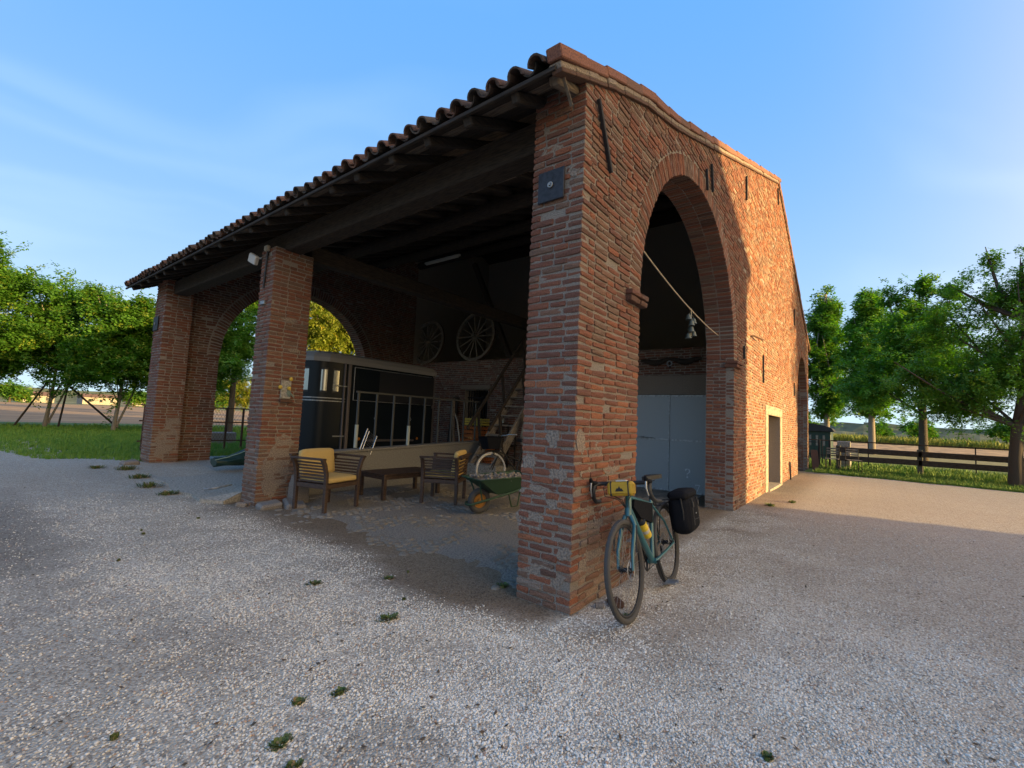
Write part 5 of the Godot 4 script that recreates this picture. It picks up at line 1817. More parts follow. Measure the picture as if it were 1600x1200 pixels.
	for x in [2.95, 4.6]:
		mb = MB.new()
		mb.lathe(Transform3D(Basis(Vector3(1, 0, 0), PI / 2), v3(x, 0.66, -7.12)), [Vector2(0.0, 0.02), Vector2(0.03, 0.015), Vector2(0.035, 0.0)], 14)
		put("marker_lamp", mb, mat("amber", lin(0.5, 0.16, 0.01), 0.4), t)
	for x in [3.35, 4.25]:
		mb = MB.new()
		mb.torus(Transform3D(Basis.IDENTITY, v3(x, 0.33, -7.28)), 0.24, 0.085, 32, 10)
		var w := put("wheel", mb, M.rubber, t)
		mb = MB.new()
		mb.lathe(Transform3D(Basis(Vector3(1, 0, 0), PI / 2), v3(x, 0.33, -7.22)), [Vector2(0.0, 0.02), Vector2(0.12, 0.02), Vector2(0.17, 0.0)], 20)
		put("rim", mb, M.alloy, w)
	mb = MB.new()
	mb.box(Transform3D(Basis.IDENTITY, v3(3.8, 0.62, -7.16)), v3(1.4, 0.05, 0.12), 0.015)
	put("mudguard", mb, M.trailer_trim, t)
	mb = MB.new()
	mb.bar(v3(1.9, 0.38, -8.1), v3(5.1, 0.38, -8.1), 1.5, 0.1, 0.01)
	mb.bar(v3(2.0, 0.38, -8.1), v3(1.2, 0.36, -8.2), 0.1, 0.1, 0.01)
	put("chassis", mb, M.iron, t)
	mb = MB.new()
	mb.tube([v3(1.25, 0.36, -8.2), v3(1.25, 0.0, -8.2)], 0.03, 8)
	put("jockey_post", mb, M.zinc, t)

func make_portico():
	var mb: MB
	# low wall between the bays, its top rising a little
	var w := thing("low_wall", "low rough concrete wall dividing the two bays", "wall")
	mb = MB.new()
	rng.seed = 15
	for k in 22:
		var x0 := 0.66 + k * 0.21
		var h := 0.66 + 0.16 * smoothstep(0.6, 5.2, x0) + rng.randf_range(-0.006, 0.006)
		mb.box(Transform3D(Basis.IDENTITY, v3(x0 + 0.105, h * 0.5, -5.68)), v3(0.2106, h, 0.22), 0.0)
	put("wall_body", mb, M.old_concrete, w)
	mb = MB.new()
	mb.bar(v3(0.66, 0.672, -5.68), v3(5.28, 0.838, -5.68), 0.27, 0.045, 0.012)
	put("coping", mb, M.old_concrete, w)
	var r := thing("iron_railing", "grey iron railing standing on the low wall", "railing")
	for k in 9:
		var x := 1.95 + k * 0.405
		mb = MB.new()
		mb.bar(v3(x, 0.68, -5.72), v3(x, 1.78, -5.72), 0.035, 0.035, 0.003, Vector3(0, 0, 1))
		put("post", mb, M.rail_paint, r)
	mb = MB.new()
	mb.bar(v3(1.9, 1.79, -5.72), v3(5.3, 1.79, -5.72), 0.04, 0.035, 0.003)
	put("top_rail", mb, M.rail_paint, r)
	for x in [1.95, 3.165]:
		mb = MB.new()
		mb.tube([v3(x, 0.76, -5.72), v3(x, 1.18, -5.72)], 0.034, 10)
		put("pale_sleeve", mb, mat("sleeve", lin(0.42, 0.45, 0.40), 0.7), r)
	# stair of grey planks up to the loft
	var s := thing("wooden_staircase", "steep weathered plank staircase leading up to the loft", "staircase")
	var foot := v3(4.62, 0.40, -5.2)
	var head := v3(6.9, 3.12, -5.2)
	for dz in [0.0, 0.62]:
		mb = MB.new()
		var L := foot.distance_to(head)
		mb.box(Transform3D.IDENTITY, v3(L + 0.2, 0.2, 0.045), 0.005)
		var d := (head - foot).normalized()
		put("stringer", mb, M.grey_wood, s, Transform3D(Basis(d, Vector3(0, 0, 1).cross(d), Vector3(0, 0, 1)), (foot + head) * 0.5 + v3(0, 0, dz)))
	for k in 11:
		var p := foot.lerp(head, (k + 0.7) / 12.0)
		mb = MB.new()
		mb.box(Transform3D.IDENTITY, v3(0.66, 0.035, 0.21), 0.004)
		put("tread", mb, M.grey_wood, s, Transform3D(Basis(Vector3(0, 0, 1), Vector3.UP, Vector3(-1, 0, 0)), p + v3(0, 0.02, 0.31)))
	for dz in [0.0, 0.62]:
		mb = MB.new()
		mb.bar(foot + v3(-0.25, 0.75, dz), head + v3(-0.1, 0.95, dz), 0.05, 0.07, 0.006)
		put("handrail", mb, M.old_wood, s)
		for k in 3:
			var p := foot.lerp(head, 0.1 + 0.35 * k) + v3(0, 0, dz)
			mb = MB.new()
			mb.bar(p, p + v3(-0.15, 0.88, 0), 0.05, 0.05, 0.004)
			put("rail_post", mb, M.old_wood, s)
	for k in 2:
		mb = MB.new()
		mb.box(Transform3D(Basis.IDENTITY, v3(4.35 + k * 0.3, 0.12 + k * 0.1, -4.88)), v3(0.34, 0.17 + k * 0.2, 0.9), 0.012)
		put("stone_step", mb, M.concrete, s)
	mb = MB.new()
	mb.bar(v3(6.0, 0.05, -4.55), v3(6.0, 2.05, -4.55), 0.09, 0.09, 0.006)
	put("prop", mb, M.grey_wood, s)
	# crates
	var crate := func(label: String, p: Vector3, size: Vector3, m: Material):
		var c := thing("crate", label, "crate", Transform3D(Basis(Vector3.UP, rng.randf_range(-0.06, 0.06)), p), "crates stacked by the cross wall")
		for y in 3:
			for sd in [-1.0, 1.0]:
				var b := MB.new()
				b.box(Transform3D(Basis.IDENTITY, v3(0, size.y * (0.18 + 0.32 * y), sd * size.z * 0.5)), v3(size.x, size.y * 0.24, 0.012), 0.002)
				put("slat", b, m, c)
				b = MB.new()
				b.box(Transform3D(Basis.IDENTITY, v3(sd * size.x * 0.5, size.y * (0.18 + 0.32 * y), 0)), v3(0.012, size.y * 0.24, size.z - 0.014), 0.002)
				put("slat", b, m, c)
		var f := MB.new()
		f.box(Transform3D(Basis.IDENTITY, v3(0, 0.01, 0)), v3(size.x - 0.02, 0.014, size.z - 0.02))
		put("base", f, m, c)
	crate.call("orange crate at the bottom of the wider stack", v3(6.15, 0.17, -6.5), v3(0.45, 0.34, 0.9), M.orange_crate)
	crate.call("orange crate in the middle of the wider stack", v3(6.15, 0.52, -6.5), v3(0.45, 0.34, 0.88), M.orange_crate)
	crate.call("orange crate topping the wider stack, under the yellow boxes", v3(6.15, 0.87, -6.52), v3(0.42, 0.32, 0.7), M.orange_crate)
	crate.call("yellow box on the orange crates, nearer the trailer", v3(6.15, 1.20, -6.70), v3(0.32, 0.2, 0.26), M.yellow_crate)
	crate.call("yellow box on the orange crates, nearer the stair", v3(6.15, 1.20, -6.36), v3(0.32, 0.2, 0.26), M.yellow_crate)
	rng.seed = 19
	for q in [[6.4, -6.1, 1.28, "white bottle standing by the yellow boxes"], [6.55, -5.95, 1.30, "clear bottle standing beside the white bottle"]]:
		mb = MB.new()
		mb.lathe(Transform3D.IDENTITY, [Vector2(0, 0), Vector2(0.035, 0), Vector2(0.036, 0.13), Vector2(0.014, 0.19), Vector2(0.014, 0.24), Vector2(0, 0.24)], 12)
		tag(put("bottle", mb, M.white_paint if q[0] < 6.5 else M.glass_mirror, self, at(q[0], q[2], q[1])), q[3], "bottle")
	mb = MB.new()
	mb.box(Transform3D(Basis.IDENTITY, v3(0, 0.55, 0)), v3(0.4, 0.04, 0.9), 0.006)
	for a in [-0.16, 0.16]:
		for b in [-0.4, 0.4]: mb.bar(v3(a, 0, b), v3(a, 0.54, b), 0.04, 0.04, 0.003)
	mb.box(Transform3D(Basis.IDENTITY, v3(0, 1.09, 0)), v3(0.4, 0.04, 0.9), 0.006)
	for a in [-0.16, 0.16]:
		for b in [-0.4, 0.4]: mb.bar(v3(a, 0.56, b), v3(a, 1.08, b), 0.04, 0.04, 0.003)
	tag(put("shelf_stand", mb, M.old_wood, self, at(6.5, 0.17, -6.0)), "dark wooden stand with bottles beside the crates", "shelf")
	# a bent pale pipe and a plank leaning by the trailer's end
	mb = MB.new()
	mb.tube([v3(5.3, 0.17, -6.3), v3(5.32, 0.9, -6.35), v3(5.25, 1.35, -6.4), v3(5.12, 1.6, -6.45)], 0.022, 8)
	tag(put("bent_pipe", mb, M.zinc, self), "pale bent pipe leaning behind the railing", "pipe")
	mb = MB.new()
	mb.bar(v3(4.9, 0.17, -6.1), v3(4.95, 1.85, -6.25), 0.05, 0.05, 0.004)
	tag(put("wooden_pole", mb, M.pale_board, self), "pale wooden pole leaning beside the trailer end", "pole")
	mb = MB.new()
	mb.bar(v3(6.6, 0.2, -8.0), v3(6.85, 2.0, -8.05), 0.25, 0.04, 0.004)
	tag(put("wooden_plank", mb, M.old_wood, self), "wide dark plank leaning on the cross wall", "plank")
	# cart wheels on the loft edge and one on the wall
	for q in [[v3(7.22, 3.12, -9.85), 0.74, 0.10, "wooden cart wheel on the loft edge above the trailer roof"], [v3(7.22, 3.12, -7.72), 0.78, 0.10, "wooden cart wheel on the loft edge nearer the stair"]]:
		cart_wheel(q[0] + v3(0, q[1], 0), Basis(Vector3(0, 0, 1), -q[2]) * Basis(Vector3.UP, PI / 2), q[1], q[3])
	cart_wheel(v3(6.35, 2.72, -0.55), Basis.IDENTITY, 0.42, "small cart wheel hung edge-on beside the metal door")
	# ox yoke over the door
	mb = MB.new()
	var pts := []
	var rad := []
	for k in 17:
		var u := k / 16.0
		pts.append(v3(0, 0.045 * cos(u * TAU * 2.0) * (1.0 - absf(u - 0.5) * 0.6), -0.65 + 1.3 * u)); rad.append(0.03 + 0.035 * absf(sin(u * TAU)))
	mb.tube(pts, rad, 8)
	mb.tube([v3(-0.03, 0.0, 0.0), v3(-0.03, -0.16, 0.01)], 0.02, 8)
	var y := thing("ox_yoke", "wooden ox yoke hanging on the brick wall above the metal door", "yoke", at(6.84, 2.82, -1.62))
	put("beam", mb, M.old_wood, y)
	mb = MB.new()
	mb.torus(Transform3D(Basis(Vector3.UP, PI / 2), v3(-0.04, -0.06, 0.0)), 0.05, 0.016, 18, 6)
	put("ring", mb, M.zinc, y)
	# rope across the arch with a string of small bells
	var rp := thing("rope", "pale rope stretched across the gable arch", "rope")
	mb = MB.new()
	var a := v3(1.25, 3.45, -0.22)
	var b := v3(5.2, 2.98, -0.25)
	var rpts := []
	for k in 13:
		var u := k / 12.0
		rpts.append(a.lerp(b, u) - v3(0, 0.10 * 4.0 * u * (1 - u), 0))
	mb.tube(rpts, 0.009, 6)
	put("cord", mb, M.rope, rp)
	mb = MB.new()
	mb.tube([b, b + v3(0.04, -0.02, 0)], 0.02, 6)
	put("wall_ring", mb, M.iron, rp)
	var bs := thing("bell_string", "string of small green-grey cattle bells on the rope", "bells", at(3.62, 3.10, -0.24))
	mb = MB.new()
	mb.tube([v3(0, 0, 0), v3(0, -0.40, 0)], 0.007, 6)
	put("cord", mb, M.rope, bs)
	for k in 7:
		mb = MB.new()
		var o := v3(0.05 * (1 if k % 2 else -1), -0.12 - 0.045 * k, 0.02 * (1 if k % 3 else -1))
		mb.lathe(Transform3D(Basis.IDENTITY, o), [Vector2(0.046, -0.05), Vector2(0.034, -0.02), Vector2(0.026, 0.015), Vector2(0.012, 0.03), Vector2(0.0, 0.032)], 14)
		mb.tube([o + v3(0, 0.03, 0), o + v3(-o.x, 0.06, 0)], 0.004, 5)
		put("bell", mb, M.bell, bs)
	# lamp tube under the roof, floodlight and cable on the second pillar
	var lt := thing("tube_lamp", "unlit white tube lamp hanging under the roof", "lamp", at(5.0, 5.5, -7.0))
	mb = MB.new()
	mb.bar(v3(0, 0, -0.65), v3(0, 0, 0.65), 0.07, 0.05, 0.006)
	put("housing", mb, M.white_paint, lt)
	mb = MB.new()
	mb.tube([v3(0, -0.045, -0.6), v3(0, -0.045, 0.6)], 0.014, 10)
	put("tube", mb, M.white_paint, lt)
	mb = MB.new()
	for z in [-0.4, 0.4]: mb.bar(v3(0, 0.02, z), v3(0, 0.3, z), 0.01, 0.01, 0.0)
	put("hanger", mb, M.iron, lt)
	var fl := thing("floodlight", "small white floodlight on the outer face of the second pillar", "lamp", at(-0.06, 3.68, -5.62))
	mb = MB.new()
	mb.box(Transform3D(Basis.from_euler(v3(0.5, 0.3, 0.2)), v3(-0.02, 0, -0.06)), v3(0.07, 0.14, 0.17), 0.012)
	put("head", mb, M.white_paint, fl)
	mb = MB.new()
	mb.bar(v3(0.06, 0.02, 0.03), v3(-0.01, 0.0, -0.03), 0.03, 0.02, 0.003)
	put("bracket", mb, M.zinc, fl)
	mb = MB.new()
	mb.tube([v3(-0.015, 3.78, -5.36), v3(-0.02, 3.55, -5.37), v3(-0.02, 3.2, -5.40)], 0.014, 6)
	tag(put("cable_conduit", mb, M.black, self), "black cable conduit running down the second pillar", "conduit")
	mb = MB.new()
	mb.box(Transform3D(Basis.IDENTITY, v3(-0.03, 3.80, -5.36)), v3(0.06, 0.09, 0.1), 0.02)
	tag(put("junction_box", mb, M.plaster, self), "cream junction box at the top of the second pillar", "junction box")
	mb = MB.new()
	mb.box(Transform3D(Basis.IDENTITY, v3(-0.012, 2.98, -5.4)), v3(0.03, 0.06, 0.14), 0.01)
	tag(put("iron_bracket", mb, M.zinc, self), "small grey iron bracket on the second pillar", "bracket")
	# plaque with yellow balls
	var pq := thing("flower_plaque", "slate plaque with yellow paper flowers on the second pillar", "plaque", at(0.31, 1.70, -5.135))
	mb = MB.new()
	mb.box(Transform3D.IDENTITY, v3(0.15, 0.27, 0.02), 0.004)
	put("slate", mb, M.concrete, pq)
	for q in [[0.05, 0.16], [-0.10, 0.03], [0.03, 0.02]]:
		mb = MB.new()
		mb.lathe(Transform3D(Basis.IDENTITY, v3(q[0], q[1], 0.035)), [Vector2(0.0, -0.03), Vector2(0.02, -0.022), Vector2(0.028, 0.0), Vector2(0.02, 0.022), Vector2(0.0, 0.03)], 12)
		put("flower", mb, mat("flower", lin(0.62, 0.42, 0.06), 0.9), pq)
	mb = MB.new()
	for k in 6: mb.bar(v3(0.03, 0.0, 0.02), v3(0.01 + 0.02 * k, -0.07 - 0.02 * (k % 3), 0.03), 0.004, 0.016, 0.0)
	put("leaves", mb, mat("grey_leaf", lin(0.13, 0.18, 0.16), 0.8), pq)
	mb = MB.new()
	mb.box(Transform3D(Basis.IDENTITY, v3(0, -0.17, 0.02)), v3(0.18, 0.045, 0.06), 0.006)
	put("ledge_brick", mb, M.rust, pq)
	# stone guard beside the second pillar, and its footing stones
	mb = MB.new()
	mb.prism(Transform3D(Basis.IDENTITY, Vector3.ZERO), PackedVector2Array([Vector2(-0.11, -0.05), Vector2(0.11, -0.05), Vector2(0.10, 0.30), Vector2(0.03, 0.40), Vector2(-0.06, 0.38), Vector2(-0.10, 0.24)]), 0.2)
	tag(put("guard_stone", mb, M.stone, self, at(0.56, 0.05, -5.0, 0.2)), "rough upright guard stone beside the second pillar", "stone")
	var q0 := 0
	for q in [[0.14, -4.98, 0.22, 0.16, "flat footing stone before the second pillar"], [0.44, -4.86, 0.28, 0.15, "broad footing stone under the guard stone"], [-0.10, -5.3, 0.10, 0.09, "small pale stone at the slab corner"], [0.42, 0.16, 0.10, 0.07, "broken brick lump near the front bicycle wheel"], [0.29, 0.09, 0.05, 0.045, "small grey stone by the foot of the near pillar"], [-0.33, -10.0, 0.20, 0.14, "loose stone at the lawn corner of the slab"]]:
		mb = MB.new()
		mb.box(Transform3D(Basis.from_euler(v3(0.12, q0 * 1.3, 0.1)), Vector3.ZERO), v3(q[2] * 1.4, q[3] * 0.8, q[2]), q[2] * 0.18)
		tag(put("loose_stone", mb, M.rust if q0 == 3 else M.stone, self, at(q[0], gy(q[0], q[1]) + 0.02, q[1])), q[4], "stone")
		q0 += 1
	# covered bundle with a hanging strap in the far bay
	var tb := thing("tarp_bundle", "dark green tarpaulin bundle with pale piping behind the second pillar", "bundle", at(1.35, 0.17, -8.4))
	mb = MB.new()
	var secs := []
	for k in 9:
		var u := k / 8.0
		var x := -0.75 + 1.6 * u
		var h := 0.16 + 0.42 * smoothstep(0.0, 0.9, u)
		var ring := []
		for j in 12:
			var an := TAU * j / 12.0
			ring.append(v3(x, 0.05 + h * 0.55 + sin(an) * h * 0.5 + 0.02 * sin(j * 2.7 + k), cos(an) * (0.16 + 0.24 * u) + 0.015 * sin(k * 3.1 + j)))
		secs.append(ring)
	for k in 8:
		for j in 12:
			mb.face([secs[k][j], secs[k][(j + 1) % 12], secs[k + 1][(j + 1) % 12], secs[k + 1][j]], v3(-0.65 + 1.6 * (k + 0.5) / 8.0, 0.25, 0))
	mb.face(secs[0], v3(0, 0.2, 0)); mb.face(secs[8], v3(0, 0.2, 0))
	put("cover", mb, M.tarp, tb)
	mb = MB.new()
	var pp := []
	for k in 9: pp.append((secs[k][2] as Vector3) * 1.01)
	mb.tube(pp, 0.008, 5)
	put("piping", mb, M.tarp_piping, tb)
	var sb := thing("stool", "low dark folding stool with a dangling strap on the slab", "stool", at(0.95, 0.17, -6.9))
	mb = MB.new()
	mb.box(Transform3D(Basis.IDENTITY, v3(0, 0.36, 0)), v3(0.4, 0.03, 0.3), 0.008)
	put("seat", mb, M.tarp, sb)
	for s2 in [-1.0, 1.0]:
		mb = MB.new()
		mb.tube([v3(-0.18, 0, s2 * 0.13), v3(0.18, 0.35, s2 * 0.13)], 0.012, 6)
		put("leg", mb, M.black, sb)
		mb = MB.new()
		mb.tube([v3(0.18, 0, s2 * 0.12), v3(-0.18, 0.35, s2 * 0.12)], 0.012, 6)
		put("leg", mb, M.black, sb)
	mb = MB.new()
	mb.tube([v3(-0.21, 0.36, 0.12), v3(-0.24, 0.2, 0.14), v3(-0.22, 0.08, 0.16), v3(-0.17, 0.01, 0.2)], 0.012, 5)
	put("strap", mb, M.straps, sb)
	# hose on the slab
	mb = MB.new()
	mb.tube([v3(0.1, 0.19, -6.2), v3(-0.15, 0.17, -6.1), v3(-0.25, 0.14, -6.25)], 0.018, 6)
	tag(put("hose_end", mb, M.zinc, self), "short pale hose end lying on the slab edge", "hose")
	# folding chair of thin metal tube, and a folded yellow lounger
	var fc := thing("folding_chair", "folded aluminium chair leaning on the low wall", "chair", Transform3D(Basis(Vector3.UP, 0.3) * Basis(Vector3(0, 0, 1), -0.45), v3(2.05, 0.72, -5.62)))
	for s2 in [-1.0, 1.0]:
		mb = MB.new()
		mb.tube([v3(s2 * 0.16, -0.05, 0.06), v3(s2 * 0.16, 0.36, 0.06)], 0.011, 8)
		mb.tube([v3(s2 * 0.13, -0.03, 0.09), v3(s2 * 0.13, 0.33, 0.09)], 0.009, 8)
		put("leg", mb, M.chrome, fc)
	for k in 9:
		mb = MB.new()
		mb.tube([v3(-0.16, 0.03 + k * 0.037, 0.065), v3(0.16, 0.03 + k * 0.037, 0.065)], 0.006, 6)
		put("slat", mb, M.chrome, fc)
	var ln := thing("sun_lounger", "folded yellow fabric lounger behind the second pillar", "lounger", Transform3D(Basis(Vector3(0, 0, 1), 0.28), v3(0.86, 0.17, -5.95)))
	for k in 3:
		mb = MB.new()
		mb.box(Transform3D(Basis.IDENTITY, v3(-0.06 + k * 0.06, 0.45, 0)), v3(0.025, 0.85, 0.5), 0.01)
		put("fabric_panel", mb, M.yellow_crate, ln)
		mb = MB.new()
		mb.tube([v3(-0.08 + k * 0.06, 0.0, 0.27), v3(-0.08 + k * 0.06, 0.95, 0.27)], 0.012, 8)
		put("tube_frame", mb, M.white_paint, ln)
	# old city bicycle by the stair
	make_old_bicycle()
	# sack hanging by the stair
	mb = MB.new()
	mb.lathe(Transform3D(Basis.from_scale(v3(1, 1, 0.7)), Vector3.ZERO), [Vector2(0.0, -0.55), Vector2(0.14, -0.5), Vector2(0.17, -0.3), Vector2(0.10, 0.0), Vector2(0.04, 0.3), Vector2(0.0, 0.45)], 14)
	tag(put("cloth_sack", mb, M.plaster, self, at(5.35, 1.35, -4.3)), "pale cloth sack hanging beside the stair", "sack")
	mb = MB.new()
	mb.bar(v3(5.0, 0.06, -3.9), v3(5.75, 1.45, -4.15), 0.34, 0.03, 0.004)
	tag(put("leaning_board", mb, M.grey_wood, self), "grey board leaning by the stair foot", "board")

func cart_wheel(c: Vector3, b: Basis, R: float, label: String):
	var t := thing("cart_wheel", label, "wheel", Transform3D(b, c), "old wooden cart wheels")
	var mb := MB.new()
	for k in 40:
		var a := TAU * k / 40.0
		mb.box(Transform3D(Basis(Vector3(0, 0, 1), a + PI / 40.0), v3(cos(a + PI / 40.0), sin(a + PI / 40.0), 0) * (R - 0.045)), v3(0.085, TAU * (R - 0.03) / 40.0 * 1.01, 0.075), 0.0)
	put("felloe_rim", mb, M.grey_wood, t)
	mb = MB.new()
	mb.torus(Transform3D.IDENTITY, R, 0.008, 40, 6, 4.0)
	put("iron_tyre", mb, M.rust, t)
	for k in 14:
		var a := TAU * k / 14.0
		mb = MB.new()
		mb.tube([v3(cos(a), sin(a), 0) * 0.08, v3(cos(a), sin(a), 0) * (R - 0.08)], [0.026, 0.02], 6)
		put("spoke", mb, M.grey_wood, t)
	mb = MB.new()
	mb.lathe(Transform3D(Basis(Vector3(1, 0, 0), PI / 2), Vector3.ZERO), [Vector2(0.0, 0.15), Vector2(0.06, 0.15), Vector2(0.08, 0.08), Vector2(0.105, 0.04), Vector2(0.105, -0.04), Vector2(0.08, -0.08), Vector2(0.06, -0.15), Vector2(0.0, -0.15)], 16)
	put("hub", mb, M.grey_wood, t)

func make_old_bicycle():
	# local: front towards +x
	var t := thing("city_bicycle", "old black city bicycle with a basket standing by the stair", "bicycle", Transform3D(Basis(Vector3.UP, atan2(0.35, -0.94)) * Basis(Vector3(1, 0, 0), 0.08), v3(4.95, 0.06, -3.75)))
	var mb: MB
	for c in [v3(1.05, 0.34, 0), v3(0, 0.34, 0)]:
		var w := Node3D.new()
		w.name = "wheel"
		t.add_child(w, true)
		w.position = c
		mb = MB.new()
		mb.torus(Transform3D.IDENTITY, 0.325, 0.017, 48, 8)
		put("tyre", mb, M.white_paint, w)
		mb = MB.new()
		mb.torus(Transform3D.IDENTITY, 0.30, 0.010, 48, 6)
		put("rim", mb, M.chrome, w)
		mb = MB.new()
		spokes(mb, Vector3.ZERO, 0.295, 0.02, 28, 0.0014, 0.025)
		put("spokes", mb, M.alloy, w)
		mb = MB.new()
		for k in 15:
			pass
		var pts := []
		for k in 13: pts.append(v3(cos(0.25 + k * 0.19), sin(0.25 + k * 0.19), 0) * 0.37)
		mb.tube(pts, 0.016, 6)
		put("mudguard", mb, M.black, w)
	mb = MB.new()
	mb.tube([v3(0.45, 0.28, 0), v3(0.82, 0.75, 0)], 0.017, 8)
	mb.tube([v3(0.45, 0.28, 0), v3(0.30, 0.82, 0)], 0.016, 8)
	mb.tube([v3(0.38, 0.5, 0), v3(0.84, 0.68, 0)], 0.016, 8)
	mb.tube([v3(0.80, 0.95, 0), v3(0.88, 0.62, 0), v3(1.05, 0.34, 0.05)], 0.015, 8)
	mb.tube([v3(0.88, 0.62, 0), v3(1.05, 0.34, -0.05)], 0.012, 8)
	mb.tube([v3(0.34, 0.68, 0.02), v3(0, 0.34, 0.06)], 0.010, 8)
	mb.tube([v3(0.34, 0.68, -0.02), v3(0, 0.34, -0.06)], 0.010, 8)
	mb.tube([v3(0.45, 0.28, 0.03), v3(0, 0.34, 0.06)], 0.011, 8)
	put("frame", mb, M.black, t)
	mb = MB.new()
	mb.tube([v3(0.62, 1.02, 0.28), v3(0.75, 1.03, 0.22), v3(0.84, 1.0, 0.06), v3(0.82, 0.97, 0), v3(0.84, 1.0, -0.06), v3(0.75, 1.03, -0.22), v3(0.62, 1.02, -0.28)], 0.012, 8)
	put("handlebar", mb, M.chrome, t)
	mb = MB.new()
	mb.box(Transform3D(Basis.IDENTITY, v3(0.26, 0.92, 0)), v3(0.26, 0.07, 0.2), 0.03)
	put("saddle", mb, M.black, t)
	mb = MB.new()
	var top := [v3(0.90, 0.98, -0.18), v3(0.90, 0.98, 0.18), v3(1.24, 0.98, 0.18), v3(1.24, 0.98, -0.18)]
	var low := [v3(0.94, 0.74, -0.13), v3(0.94, 0.74, 0.13), v3(1.17, 0.74, 0.13), v3(1.17, 0.74, -0.13)]
	for k in 4:
		mb.face([top[k], top[(k + 1) % 4], low[(k + 1) % 4], low[k]], v3(1.07, 0.86, 0))
	mb.face(low, v3(1.07, 0.9, 0))
	mb.tube([top[0], top[1], top[2], top[3], top[0]], 0.012, 6)
	put("basket", mb, M.nylon, t)
	mb = MB.new()
	mb.lathe(Transform3D(Basis(Vector3(0, 0, 1), -PI / 2), v3(1.0, 0.66, 0)), [Vector2(0.0, -0.03), Vector2(0.03, -0.02), Vector2(0.04, 0.03), Vector2(0.0, 0.035)], 14)
	put("headlamp", mb, M.chrome, t)

